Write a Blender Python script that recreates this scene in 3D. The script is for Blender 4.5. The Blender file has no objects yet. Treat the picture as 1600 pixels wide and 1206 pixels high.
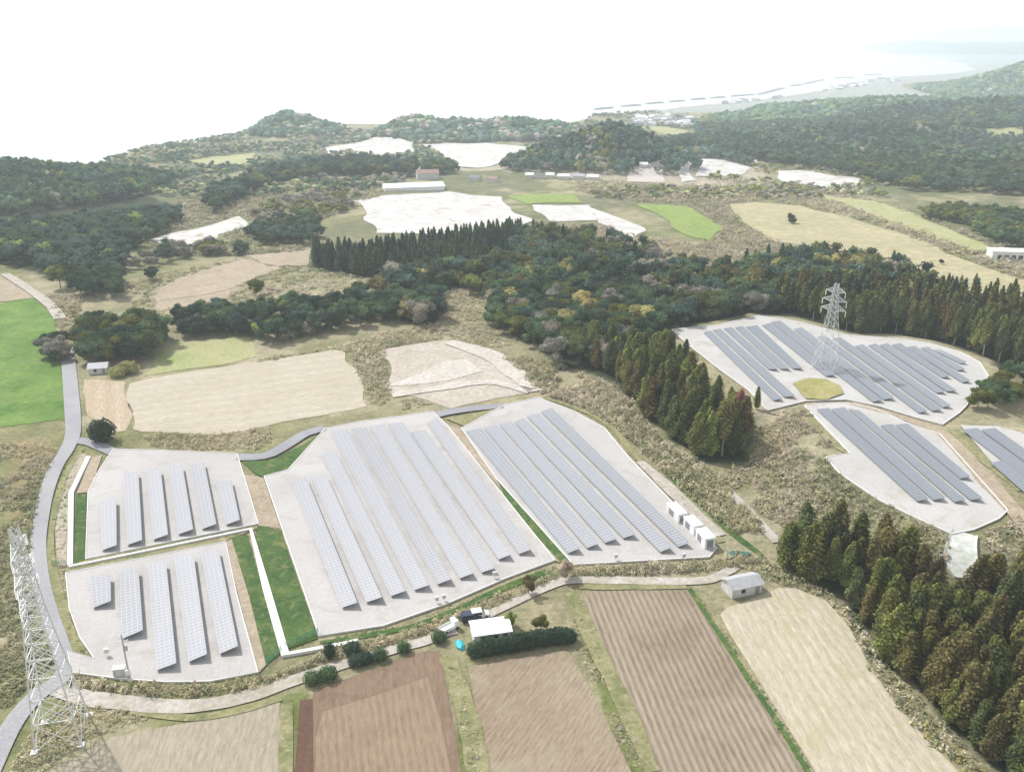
import bpy, math, random
import numpy as np
from mathutils import Vector, Matrix
from mathutils.geometry import delaunay_2d_cdt

random.seed(7)
RNG = np.random.default_rng(11)
SC = bpy.context.scene
COL = SC.collection

# ------------------------------------------------------------------ camera
CAMZ, FPX, PITCH = 100.0, 1380.0, math.radians(21.66)
cam_d = bpy.data.cameras.new('camera')
cam_d.sensor_width = 36.0
cam_d.lens = 36.0 * FPX / 1600.0
cam_d.clip_start = 1.0
cam_d.clip_end = 60000.0
cam = bpy.data.objects.new('camera', cam_d)
cam.location = (0, 0, CAMZ)
cam.rotation_euler = (math.pi / 2 - PITCH, 0, 0)
COL.objects.link(cam)
SC.camera = cam

# ------------------------------------------------------------------ light
SUN_EL, SUN_AZ = math.radians(48), math.radians(-48)      # azimuth measured from +Y (ahead) towards +X
w = bpy.data.worlds.new('World')
SC.world = w
w.use_nodes = True
nt = w.node_tree
bg = nt.nodes['Background']
sky = nt.nodes.new('ShaderNodeTexSky')
sky.sky_type = 'NISHITA'
sky.sun_disc = False
sky.sun_elevation = SUN_EL
sky.sun_rotation = SUN_AZ
sky.air_density = 1.0
sky.dust_density = 0.6
sky.ozone_density = 1.0
hs = nt.nodes.new('ShaderNodeHueSaturation')
hs.inputs['Saturation'].default_value = 0.2
nt.links.new(sky.outputs[0], hs.inputs['Color'])
nt.links.new(hs.outputs[0], bg.inputs['Color'])
bg.inputs['Strength'].default_value = 0.15
sd = bpy.data.lights.new('sun', 'SUN')
sd.energy = 2.9
sd.angle = math.radians(1.5)
sd.color = (1.0, 0.975, 0.94)
sun = bpy.data.objects.new('sun', sd)
sv = Vector((math.sin(SUN_AZ) * math.cos(SUN_EL), math.cos(SUN_AZ) * math.cos(SUN_EL), math.sin(SUN_EL)))
sun.rotation_euler = sv.to_track_quat('Z', 'Y').to_euler()
sun.location = (0, 0, 200)
COL.objects.link(sun)
SC.view_settings.view_transform = 'Standard'
SC.view_settings.look = 'None'
SC.view_settings.gamma = 1.0
SC.view_settings.exposure = 0.6
SC.cycles.max_bounces = 6
SC.cycles.diffuse_bounces = 3
SC.cycles.glossy_bounces = 2
SC.cycles.transparent_max_bounces = 8
SC.cycles.volume_bounces = 2

# ------------------------------------------------------------------ helpers: pixels to world
SP, CP = math.sin(PITCH), math.cos(PITCH)
SEA = -60.0


def ray(px, py):
    px = np.asarray(px, float); py = np.asarray(py, float)
    u = (px - 800.0) / FPX; v = (603.0 - py) / FPX
    return u, CP + v * SP, -SP + v * CP


def at_y(px, py, D):
    """point seen at (px, py) that lies D metres ahead"""
    dx, dy, dz = ray(px, py)
    t = D / dy
    return float(dx * t), float(D), float(CAMZ + dz * t)


def on_z(px, py, z=0.0):
    dx, dy, dz = ray(px, py)
    t = (z - CAMZ) / dz
    return dx * t, dy * t


def poly_z(pts, z=0.0):
    p = np.array(pts, float)
    x, y = on_z(p[:, 0], p[:, 1], z)
    return np.stack([x, y], 1)


def inside(P, x, y):
    res = np.zeros(x.shape, bool)
    n = len(P)
    for i in range(n):
        x1, y1 = P[i]; x2, y2 = P[(i + 1) % n]
        if y1 == y2: continue
        c = ((y1 > y) != (y2 > y)) & (x < (x2 - x1) * (y - y1) / (y2 - y1) + x1)
        res ^= c
    return res


def pdist(P, x, y, closed=True):
    d = np.full(x.shape, 1e12)
    n = len(P)
    for i in range(n if closed else n - 1):
        x1, y1 = P[i]; x2, y2 = P[(i + 1) % n]
        ex, ey = x2 - x1, y2 - y1
        L = ex * ex + ey * ey + 1e-9
        t = np.clip(((x - x1) * ex + (y - y1) * ey) / L, 0, 1)
        d = np.minimum(d, (x - x1 - t * ex) ** 2 + (y - y1 - t * ey) ** 2)
    return np.sqrt(d)


def sstep(a, b, x):
    t = np.clip((x - a) / (b - a), 0, 1)
    return t * t * (3 - 2 * t)


_NG = np.random.default_rng(5).random((256, 256))


def vnoise(x, y):
    xi = np.floor(x).astype(int); yi = np.floor(y).astype(int)
    fx = x - xi; fy = y - yi
    fx = fx * fx * (3 - 2 * fx); fy = fy * fy * (3 - 2 * fy)
    a = _NG[xi & 255, yi & 255]; b = _NG[(xi + 1) & 255, yi & 255]
    c = _NG[xi & 255, (yi + 1) & 255]; d = _NG[(xi + 1) & 255, (yi + 1) & 255]
    return (a * (1 - fx) + b * fx) * (1 - fy) + (c * (1 - fx) + d * fx) * fy


def fbm(x, y, s, o=3):
    r = 0; a = 0.5; t = 0
    for i in range(o):
        r = r + a * vnoise(x / s + 17.3 * i, y / s + 5.1 * i); t += a; a *= 0.5; s *= 0.5
    return r / t


# ------------------------------------------------------------------ terrain shape
# coast line at sea level, from the left round the bay to the far headland
coast = [(-900, 345), (-300, 338), (0, 330), (120, 318), (160, 285), (182, 268), (230, 252), (290, 238), (350, 225), (400, 213),
         (430, 205), (600, 203), (760, 203), (880, 200), (905, 192), (935, 186), (990, 179), (1060, 169), (1160, 159), (1240, 147),
         (1300, 136), (1350, 124), (1400, 121), (1470, 117), (1512, 110), (1495, 101), (1450, 93), (1400, 87), (1350, 80),
         (1290, 76.5), (1345, 75.2)]
CW = poly_z(coast, SEA)
CW = np.vstack([CW, [(5200, 13500), (20000, 13500), (20000, -600), (-6000, -600), (-6000, 750)]])

PROF = np.array([(-600, 0), (380, 0), (700, -12), (1000, -28), (1300, -44), (2500, -54), (20000, -55)], float)
HILLS = []      # x, y, sx, sy, top z above the base profile


def hill(px, py, D, sx, sy, tree=9.0):
    x, y, z = at_y(px, py, D)
    HILLS.append((x, y, sx, sy, z - tree - float(np.interp(y, PROF[:, 0], PROF[:, 1]))))


for a in [(-260, 232, 690, 60, 60), (-120, 240, 690, 55, 60), (0, 252, 680, 40, 60), (80, 267, 670, 35, 55), (150, 285, 655, 32, 50), (215, 312, 640, 32, 45),
          (280, 326, 640, 28, 40),
          (408, 196, 1440, 16, 40), (425, 180, 1445, 16, 45), (447, 171, 1450, 18, 50), (472, 178, 1450, 18, 50), (497, 187, 1440, 18, 50), (522, 197, 1430, 22, 50), (556, 203, 1400, 24, 50), (650, 177, 1350, 40, 50), (720, 182, 1340, 45, 50),
          (800, 181, 1340, 45, 50), (858, 187, 1330, 38, 50),
          (420, 268, 860, 45, 45), (500, 249, 900, 40, 40), (570, 243, 900, 40, 38), (625, 257, 880, 25, 30), (690, 252, 900, 24, 25),
          (958, 190, 870, 38, 42), (1012, 214, 850, 28, 34), (895, 212, 870, 34, 40), (835, 247, 830, 34, 30), (790, 265, 820, 22, 22),
          (1130, 204, 1450, 110, 180), (1190, 188, 1500, 120, 140), (1300, 172, 1600, 130, 130), (1400, 152, 1750, 140, 150), (1490, 150, 1900, 110, 160),
          (1250, 205, 1080, 120, 140), (1400, 195, 1120, 130, 150), (1540, 160, 1350, 130, 170), (1700, 150, 1350, 180, 200),
          (1500, 215, 950, 100, 110), (1620, 220, 900, 120, 120),
          (1594, 106, 2350, 60, 200), (1640, 90, 2400, 80, 220), (1760, 70, 2500, 180, 300), (1880, 50, 2600, 260, 300),
          (1540, 335, 560, 60, 40), (1640, 330, 560, 60, 40),
          ]:
    hill(*a)
for a in [(1395, 71, 9500, 350, 700), (1440, 65, 9500, 380, 800), (1520, 66, 9500, 450, 900), (1620, 66, 9500, 600, 900), (1760, 60, 9500, 700, 900)]:
    hill(*a, tree=0)
HA = np.array(HILLS)

ZR = 4.0      # level of the right hand pads
P = {}
P['p1'] = [(177, 704), (240, 705), (371, 711), (404, 820), (134, 875), (138, 772), (152, 742)]
P['p2'] = [(103, 897), (353, 848), (370, 930), (403, 1052), (328, 1066), (260, 1067), (187, 1062), (112, 1052), (106, 1018), (147, 1030), (125, 997), (109, 953)]
P['p3'] = [(413, 746), (450, 736), (509, 671), (560, 661), (677, 645), (700, 668), (867, 877), (790, 905), (700, 944), (599, 979), (499, 995)]
P['p4'] = [(721, 671), (790, 634), (841, 623), (900, 646), (945, 671), (982, 716), (1038, 774), (1120, 858), (1108, 872), (1000, 878), (896, 884), (776, 750)]
P['p5'] = [(1049, 517), (1120, 510), (1184, 495), (1225, 500), (1275, 512), (1326, 526), (1400, 530), (1450, 538), (1500, 552), (1530, 568), (1544, 589), (1535, 605), (1521, 615),
           (1510, 635), (1499, 646), (1472, 665), (1431, 654), (1375, 637), (1322, 626), (1259, 628), (1199, 643), (1169, 611), (1127, 581), (1075, 540)]
P['p6'] = [(1257, 636), (1290, 632), (1326, 632), (1370, 642), (1412, 661), (1469, 681), (1574, 799), (1560, 812), (1521, 829), (1487, 836), (1440, 815), (1375, 784),
           (1310, 740), (1290, 716), (1328, 710)]
P['p7'] = [(1500, 666), (1560, 668), (1640, 690), (1760, 740), (1760, 860), (1680, 820), (1592, 757), (1547, 722)]
FLATS = [(poly_z(P['p5'], ZR), ZR), (poly_z(P['p6'], ZR), ZR), (poly_z(P['p7'], ZR), ZR)]
GULLY = poly_z([(1215, 900), (1330, 985), (1430, 1110), (1560, 1230), (1900, 1230), (1900, 900), (1600, 900), (1480, 870)], 0)


def H(x, y):
    x = np.asarray(x, float); y = np.asarray(y, float)
    z = np.interp(y, PROF[:, 0], PROF[:, 1])
    s = np.zeros_like(z)
    for hx, hy, sx, sy, hz in HA:
        if hz <= 0: continue
        g = hz * np.exp(-0.5 * (((x - hx) / sx) ** 2 + ((y - hy) / sy) ** 2))
        s = s + g ** 5
    s = s ** 0.2
    z = z + s + (np.abs(fbm(x, y, 260, 3) - 0.5) * -150 + 7) * sstep(6, 20, s) * sstep(120, 260, x) * sstep(650, 850, y) * (1 - 0.8 * sstep(1450, 1900, y))
    far = sstep(420, 700, y)
    z = z + (fbm(x, y, 90) - 0.5) * 10 * far * 0.25 + (fbm(x, y + 500, 28, 3) - 0.5) * 2.6 * far * (y < 2500)
    for F, zz in FLATS:
        m = (x > F[:, 0].min() - 40) & (x < F[:, 0].max() + 40) & (y > F[:, 1].min() - 40) & (y < F[:, 1].max() + 40)
        if m.any():
            d = pdist(F, x[m], y[m]); d[inside(F, x[m], y[m])] = 0
            k = 1 - sstep(1.5, 22, d)
            z[m] = z[m] * (1 - k) + zz * k
    m = inside(GULLY, x, y)
    if m.any():
        z[m] -= 4 * sstep(0, 25, pdist(GULLY, x[m], y[m]))
    m = (y > 600)
    if m.any():
        d = pdist(CW, x[m], y[m]); ins = inside(CW, x[m], y[m])
        wd = np.where(y[m] > 2000, 60, 28)
        k = sstep(0, 1, np.where(ins, d, 0) / wd)
        z[m] = (SEA - 4) * (1 - k) + z[m] * k
    return z


def H1(x, y):
    return float(H(np.array([x]), np.array([y]))[0])


def G(pts):
    """where the rays through pixels meet the terrain (n,2)->(n,3)"""
    p = np.array(pts, float).reshape(-1, 2)
    dx, dy, dz = ray(p[:, 0], p[:, 1])
    ts = np.geomspace(60, 15000, 420)
    T = np.full(len(p), np.nan); prev = np.zeros(len(p)) + 40
    for t in ts:
        tt = t / np.maximum(dy, 1e-3)
        x = dx * tt; y = dy * tt; z = CAMZ + dz * tt
        hit = np.isnan(T) & (z <= np.maximum(H(x, y), SEA))
        if hit.any():
            lo = prev[hit].copy(); hi = tt[hit].copy()
            for _ in range(14):
                mid = (lo + hi) / 2
                b = CAMZ + dz[hit] * mid <= np.maximum(H(dx[hit] * mid, dy[hit] * mid), SEA)
                hi = np.where(b, mid, hi); lo = np.where(b, lo, mid)
            T[hit] = hi
        prev = tt
        if not np.isnan(T).any(): break
    T = np.where(np.isnan(T), prev, T)
    x = dx * T; y = dy * T
    return np.stack([x, y, np.maximum(H(x, y), SEA)], 1)


# ------------------------------------------------------------------ object helpers
def tag(o, label=None, cat=None, group=None, kind=None):
    if label: o['label'] = label
    if cat: o['category'] = cat
    if group: o['group'] = group
    if kind: o['kind'] = kind
    return o


def mesh_np(name, V, F, mat=None, smooth=False, col=None, uv=None):
    """V (n,3), F list of arrays each (m,k)"""
    me = bpy.data.meshes.new(name)
    V = np.asarray(V, np.float32)
    if not isinstance(F, list): F = [F]
    F = [np.asarray(f, np.int32) for f in F if len(f)]
    me.vertices.add(len(V)); me.vertices.foreach_set('co', V.ravel())
    li = np.concatenate([f.ravel() for f in F])
    tot = np.concatenate([np.full(len(f), f.shape[1], np.int32) for f in F])
    st = np.concatenate([[0], np.cumsum(tot)[:-1]]).astype(np.int32)
    me.loops.add(len(li)); me.loops.foreach_set('vertex_index', li)
    me.polygons.add(len(tot)); me.polygons.foreach_set('loop_start', st); me.polygons.foreach_set('loop_total', tot)
    me.polygons.foreach_set('use_smooth', np.full(len(tot), smooth))
    if uv is not None:
        l = me.uv_layers.new(name='UVMap'); l.data.foreach_set('uv', np.asarray(uv, np.float32)[li].ravel())
    me.update(calc_edges=True)
    if col is not None:
        c = np.ones((len(V), 4), np.float32); c[:, :3] = col
        a = me.color_attributes.new('Col', 'FLOAT_COLOR', 'POINT'); a.data.foreach_set('color', c.ravel())
    if mat: me.materials.append(mat)
    return me


def link(name, me, parent=None, loc=None, rz=0.0, sc=None):
    o = bpy.data.objects.new(name, me); COL.objects.link(o)
    if parent: o.parent = parent
    if loc is not None: o.location = loc
    if rz: o.rotation_euler = (0, 0, rz)
    if sc is not None: o.scale = sc if hasattr(sc, '__len__') else (sc, sc, sc)
    return o


def empty(name, loc, rz=0.0, label=None, cat=None, group=None):
    o = link(name, None, None, loc, rz)
    o.empty_display_size = 0.5
    return tag(o, label, cat, group)


class MB:
    def __init__(s): s.V = []; s.F = []

    def add(s, v, f):
        k = len(s.V); s.V += [tuple(p) for p in v]; s.F += [[i + k for i in q] for q in f]; return s

    def box(s, x0, y0, z0, x1, y1, z1):
        v = [(x0, y0, z0), (x1, y0, z0), (x1, y1, z0), (x0, y1, z0), (x0, y0, z1), (x1, y0, z1), (x1, y1, z1), (x0, y1, z1)]
        return s.add(v, [(0, 3, 2, 1), (4, 5, 6, 7), (0, 1, 5, 4), (1, 2, 6, 5), (2, 3, 7, 6), (3, 0, 4, 7)])

    def hexa(s, b, t):
        return s.add(list(b) + list(t), [(0, 3, 2, 1), (4, 5, 6, 7), (0, 1, 5, 4), (1, 2, 6, 5), (2, 3, 7, 6), (3, 0, 4, 7)])

    def bar(s, a, b, r, r2=None, n=4):
        a = Vector(a); b = Vector(b); d = (b - a)
        if d.length < 1e-6: return s
        q = d.to_track_quat('Z', 'Y'); r2 = r if r2 is None else r2
        v = []
        for c, rr in ((a, r), (b, r2)):
            for i in range(n):
                an = 2 * math.pi * (i + 0.5) / n
                v.append(c + q @ Vector((rr * math.cos(an), rr * math.sin(an), 0)))
        f = [(i, (i + 1) % n, n + (i + 1) % n, n + i) for i in range(n)] + [tuple(range(n))[::-1], tuple(range(n, 2 * n))]
        return s.add(v, f)

    def me(s, name, mat, smooth=False):
        me = bpy.data.meshes.new(name); me.from_pydata([tuple(v) for v in s.V], [], s.F)
        if mat: me.materials.append(mat)
        if smooth: me.polygons.foreach_set('use_smooth', [True] * len(me.polygons))
        me.update(); return me

    def build(s, name, mat, parent=None, loc=None, rz=0.0, smooth=False):
        return link(name, s.me(name, mat, smooth), parent, loc, rz)


# ------------------------------------------------------------------ materials
def S(r, g, b, k=1.0):
    """observed sRGB 0-255 turned to a base colour, given the exposure of the photograph"""
    f = lambda c: ((c / 255 + 0.055) / 1.055) ** 2.4 if c > 10 else c / 255 / 12.92
    return tuple(min(0.85, f(c) / 1.5 * k) for c in (r, g, b))


def _m(name):
    m = bpy.data.materials.new(name); m.use_nodes = True
    n = m.node_tree; b = n.nodes['Principled BSDF']
    return m, n, b


def _noise(n, scale, detail=4, rough=0.6, dist=0.0, coord=None):
    t = n.nodes.new('ShaderNodeTexNoise'); t.inputs['Scale'].default_value = scale
    t.inputs['Detail'].default_value = detail; t.inputs['Roughness'].default_value = rough
    t.inputs['Distortion'].default_value = dist
    if coord is not None: n.links.new(coord, t.inputs['Vector'])
    return t


def _ramp(n, fac, stops):
    r = n.nodes.new('ShaderNodeValToRGB'); n.links.new(fac, r.inputs[0])
    e = r.color_ramp.elements
    while len(e) < len(stops): e.new(0.5)
    for i, (p, c) in enumerate(stops):
        e[i].position = p; e[i].color = (*c, 1) if len(c) == 3 else c
    return r


def _mix(n, fac, a, b, mode='MIX'):
    x = n.nodes.new('ShaderNodeMix'); x.data_type = 'RGBA'; x.blend_type = mode
    for s, v in ((0, fac), (6, a), (7, b)):
        if hasattr(v, 'links'): n.links.new(v, x.inputs[s])
        elif s == 0: x.inputs[0].default_value = v
        else: x.inputs[s].default_value = (*v, 1)
    return x.outputs[2]


def _math(n, op, a, b=None):
    x = n.nodes.new('ShaderNodeMath'); x.operation = op
    for i, v in enumerate((a, b)):
        if v is None: continue
        if hasattr(v, 'links'): n.links.new(v, x.inputs[i])
        else: x.inputs[i].default_value = v
    return x.outputs[0]


def _bump(n, b, h, strength, dist):
    x = n.nodes.new('ShaderNodeBump'); x.inputs['Strength'].default_value = strength; x.inputs['Distance'].default_value = dist
    n.links.new(h, x.inputs['Height']); n.links.new(x.outputs[0], b.inputs['Normal'])


def ground_mat(name, c1, c2, c3=None, big=0.05, small=1.2, rows=None, bump=0.25, rough=0.95, fleck=None, soft=1.0):
    """patchy ground: two or three colours in large and small patches; rows=(angle, period, strength, colour, distortion)"""
    m, n, b = _m(name)
    tc = n.nodes.new('ShaderNodeTexCoord').outputs['Object']
    n1 = _noise(n, big, 5, 0.65, 0.4, tc)
    if rows:      # streaks drawn out along the working direction
        ms = n.nodes.new('ShaderNodeMapping'); ms.vector_type = 'TEXTURE'; ms.inputs['Rotation'].default_value = (0, 0, rows[0])
        ms.inputs['Scale'].default_value = (3.5, 0.8, 1.0); n.links.new(tc, ms.inputs[0])
        n2 = _noise(n, small, 4, 0.75, 0.0, ms.outputs[0])
    else: n2 = _noise(n, small, 4, 0.7, 0.0, tc)
    c = _ramp(n, n1.outputs[0], [(0.35, c1), (0.62, c2)]).outputs[0]
    k = _ramp(n, n2.outputs[0], [(0.3, (1 - 0.26 * soft,) * 3), (0.72, (1 + 0.22 * soft,) * 3)]).outputs[0]
    c = _mix(n, 1.0, c, k, 'MULTIPLY')
    if c3:
        n3 = _noise(n, big * 3.1, 5, 0.7, 0.8, tc)
        f = _ramp(n, n3.outputs[0], [(0.52, (0, 0, 0)), (0.68, (1, 1, 1))]).outputs[0]
        c = _mix(n, f, c, c3)
    if fleck:
        n4 = _noise(n, fleck[0], 3, 0.6, 0, tc)
        f = _ramp(n, n4.outputs[0], [(fleck[2], (0, 0, 0)), (fleck[2] + 0.06, (1, 1, 1))]).outputs[0]
        c = _mix(n, f, c, fleck[1])
    h = n2.outputs[0]
    if rows:
        ang, per, st, rc, di = rows
        mp = n.nodes.new('ShaderNodeMapping'); mp.inputs['Rotation'].default_value = (0, 0, -ang)
        n.links.new(tc, mp.inputs[0])
        wv = n.nodes.new('ShaderNodeTexWave'); wv.wave_type = 'BANDS'; wv.bands_direction = 'Y'
        wv.inputs['Scale'].default_value = 2 * math.pi / 20 / per
        wv.inputs['Distortion'].default_value = di; wv.inputs['Detail'].default_value = 2
        wv.inputs['Detail Scale'].default_value = 0.6
        n.links.new(mp.outputs[0], wv.inputs['Vector'])
        f = _math(n, 'MULTIPLY', wv.outputs['Fac'], st)
        if di:
            f = _math(n, 'MULTIPLY', f, _ramp(n, n1.outputs[0], [(0.3, (0.15,) * 3), (0.7, (1, 1, 1))]).outputs[0])
        c = _mix(n, f, c, rc)
        h = _math(n, 'ADD', _math(n, 'MULTIPLY', wv.outputs['Fac'], 1.1 * st), n2.outputs[0])
    n.links.new(c, b.inputs['Base Color']); b.inputs['Roughness'].default_value = rough
    b.inputs['Specular IOR Level'].default_value = 0.15
    _bump(n, b, h, bump, 0.3)
    return m


def plain(name, c, rough=0.6, var=0.12, scale=2.0, metal=0.0, spec=0.4, dirt=None):
    m, n, b = _m(name)
    tc = n.nodes.new('ShaderNodeTexCoord').outputs['Object']
    n1 = _noise(n, scale, 4, 0.6, 0, tc)
    lo = tuple(v * (1 - var) for v in c); hi = tuple(min(1, v * (1 + var)) for v in c)
    if dirt: lo = dirt
    r = _ramp(n, n1.outputs[0], [(0.3, lo), (0.65, hi)])
    n.links.new(r.outputs[0], b.inputs['Base Color'])
    b.inputs['Roughness'].default_value = rough; b.inputs['Metallic'].default_value = metal
    b.inputs['Specular IOR Level'].default_value = spec
    return m


def foliage_mat(name, trans=0.18):
    m, n, b = _m(name)
    at = n.nodes.new('ShaderNodeAttribute'); at.attribute_name = 'Col'
    oi = n.nodes.new('ShaderNodeObjectInfo')
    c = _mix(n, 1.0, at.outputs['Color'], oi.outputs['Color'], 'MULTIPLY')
    tc = n.nodes.new('ShaderNodeTexCoord').outputs['Object']
    k = _ramp(n, _noise(n, 0.9, 2, 0.5, 0, tc).outputs[0], [(0.3, (0.8,) * 3), (0.7, (1.2,) * 3)]).outputs[0]
    c = _mix(n, 1.0, c, k, 'MULTIPLY')
    df = n.nodes.new('ShaderNodeBsdfDiffuse'); tr = n.nodes.new('ShaderNodeBsdfTranslucent')
    mx = n.nodes.new('ShaderNodeMixShader'); mx.inputs[0].default_value = trans
    n.links.new(c, df.inputs[0]); n.links.new(c, tr.inputs[0])
    n.links.new(df.outputs[0], mx.inputs[1]); n.links.new(tr.outputs[0], mx.inputs[2])
    n.links.new(mx.outputs[0], n.nodes['Material Output'].inputs['Surface'])
    n.nodes.remove(b)
    return m


M = {}
M['leaf'] = foliage_mat('foliage', 0.3)
M['canopy'] = foliage_mat('far_canopy', 0.0)
M['bark'] = plain('bark', (0.16, 0.13, 0.1), 0.9, 0.4, 3)
M['palebark'] = plain('pale_bark', (0.42, 0.38, 0.34), 0.9, 0.3, 3)
M['gravel'] = ground_mat('gravel', S(212, 208, 204), S(223, 219, 215), S(204, 198, 190), 0.045, 2.2, bump=0.05, soft=0.5)
M['gravel_white'] = ground_mat('pale_gravel', S(214, 211, 206), S(226, 223, 218), S(204, 197, 184), 0.045, 2.0, bump=0.05, soft=0.5)
M['asphalt'] = ground_mat('asphalt', S(182, 181, 184), S(196, 195, 197), None, 0.06, 3.0, bump=0.06)
M['asphalt_dark'] = ground_mat('ramp_asphalt', S(168, 169, 174), S(186, 186, 190), None, 0.06, 3.0, bump=0.06)
M['dirt_road'] = ground_mat('dirt_road', S(205, 196, 182), S(222, 214, 204), S(186, 178, 150), 0.08, 1.2, bump=0.2)
M['concrete'] = plain('concrete', (0.72, 0.71, 0.69), 0.8, 0.08, 0.8)
M['grass'] = ground_mat('green_grass', S(70, 106, 58), S(102, 128, 68), S(144, 146, 94), 0.12, 0.9, bump=0.8)
M['grass_dry'] = ground_mat('olive_verge', S(138, 144, 96), S(176, 170, 126), S(196, 184, 150), 0.16, 1.1, bump=0.8)
M['tan_strip'] = ground_mat('bare_strip', S(192, 176, 152), S(206, 190, 167), S(176, 162, 130), 0.08, 1.0, bump=0.3)
M['lawn'] = ground_mat('bright_crop', S(98, 140, 60), S(138, 168, 84), S(136, 156, 100), 0.07, 0.5, bump=0.6)
M['meadow'] = ground_mat('pale_meadow', S(186, 192, 132), S(206, 200, 156), S(168, 184, 112), 0.04, 0.9, bump=0.4)
M['white_sheet'] = ground_mat('white_mulch_film', S(232, 228, 222), S(246, 243, 239), S(216, 208, 194), 0.03, 0.12, bump=0.2, soft=0.8, fleck=(0.09, S(198, 188, 166), 0.6))
M['crop_far'] = ground_mat('far_crop', S(150, 172, 92), S(166, 184, 104), None, 0.03, 0.3, bump=0.1)
M['brown_meadow'] = ground_mat('brown_meadow', S(196, 188, 150), S(212, 200, 160), S(184, 182, 138), 0.025, 0.25, bump=0.3)
M['steel'] = plain('galvanised_steel', (0.66, 0.67, 0.65), 0.55, 0.08, 0.3, 0.1)
M['frame'] = plain('rack_steel', (0.3, 0.31, 0.33), 0.5, 0.1, 1.0, 0.4)
M['white'] = plain('white_paint', (0.82, 0.82, 0.81), 0.5, 0.04, 0.5)
M['dark'] = plain('dark_opening', (0.05, 0.05, 0.06), 0.6, 0.2, 1)  # even dark colour for the openings of the white building


def panel_mat(name, base, line, rough):
    m, n, b = _m(name)
    uv = n.nodes.new('ShaderNodeTexCoord').outputs['UV']
    sp = n.nodes.new('ShaderNodeSeparateXYZ'); n.links.new(uv, sp.inputs[0])
    fu = _math(n, 'FRACT', _math(n, 'DIVIDE', sp.outputs[0], 1.0))
    fv = _math(n, 'FRACT', sp.outputs[1])
    lu = _math(n, 'LESS_THAN', fu, 0.14); lv = _math(n, 'LESS_THAN', fv, 0.08)
    f = _math(n, 'MAXIMUM', lu, lv)
    # every module differs a little in tone
    fl = _math(n, 'ADD', _math(n, 'FLOOR', sp.outputs[0]), _math(n, 'MULTIPLY', _math(n, 'FLOOR', sp.outputs[1]), 57.3))
    wn = n.nodes.new('ShaderNodeTexWhiteNoise'); wn.noise_dimensions = '1D'; n.links.new(fl, wn.inputs['W'])
    t = _ramp(n, wn.outputs[0], [(0.0, tuple(v * 0.97 for v in base)), (1.0, tuple(v * 1.03 for v in base))]).outputs[0]
    orr = n.nodes.new('ShaderNodeObjectInfo')
    t = _mix(n, 1.0, t, _ramp(n, orr.outputs['Random'], [(0.0, (0.9, 0.9, 0.9)), (1.0, (1.09, 1.09, 1.08))]).outputs[0], 'MULTIPLY')  # glare differing from row to row, put into the base colour
    n.links.new(_mix(n, f, t, line), b.inputs['Base Color'])
    b.inputs['Roughness'].default_value = rough
    b.inputs['Specular IOR Level'].default_value = 0.3
    return m


M['panel'] = panel_mat('high_glare_solar_glass', (0.262, 0.267, 0.288), (0.42, 0.42, 0.45), 0.45)  # base lightened to stand in for the bright sky reflection
M['panel_mid_glare'] = panel_mat('mid_glare_solar_glass', (0.222, 0.231, 0.255), (0.4, 0.41, 0.44), 0.45)  # same glass, weaker sky reflection put into the base colour
M['panel_low_glare'] = panel_mat('low_glare_solar_glass', (0.175, 0.193, 0.218), (0.3, 0.32, 0.35), 0.45)  # same glass, least sky reflection put into the base colour

# ------------------------------------------------------------------ terrain mesh
na, nr = 560, 700
az = np.radians(np.linspace(-52, 52, na))
rr = np.geomspace(22, 19000, nr)
A, R = np.meshgrid(az, rr)
X = R * np.sin(A); Y = R * np.cos(A) - 5
Z = H(X.ravel(), Y.ravel())
X = X.ravel(); Y = Y.ravel()

# ground cover colours by zone (polygons traced on the ground)
ZONES = []


def zone(pts, c, jit=3.0):
    g = G(pts)[:, :2]
    ZONES.append((g, c, jit))


C_SCRUB = np.array(S(186, 177, 146)); C_SCRUB2 = np.array(S(158, 158, 116)); C_SCRUB3 = np.array(S(204, 193, 168))
C_FOREST = np.array(S(74, 84, 62)); C_OLIVE = np.array(S(140, 146, 96)); C_SAND = np.array(S(250, 246, 240))
C_DUST = np.array(S(206, 194, 176))
n1 = fbm(X, Y, 45, 4)[:, None]; n2 = fbm(X + 300, Y, 14, 3)[:, None]; n3 = fbm(X, Y + 900, 5, 2)[:, None]
colv = C_SCRUB * (1 - sstep(0.4, 0.65, n1)) + C_SCRUB2 * sstep(0.4, 0.65, n1)
colv = colv * (1 - 0.7 * sstep(0.5, 0.7, n2)) + C_SCRUB3 * 0.7 * sstep(0.5, 0.7, n2)
colv = colv * (0.82 + 0.36 * n3)
n5 = fbm(X * 1.0, Y * 0.6 + 50, 38, 4)[:, None]
kk = sstep(0.47, 0.6, n5) * (sstep(330, 520, Y) * 0.75)[:, None]
colv = colv * (1 - kk) + np.array(S(128, 132, 100)) * (0.8 + 0.4 * n3) * kk

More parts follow.
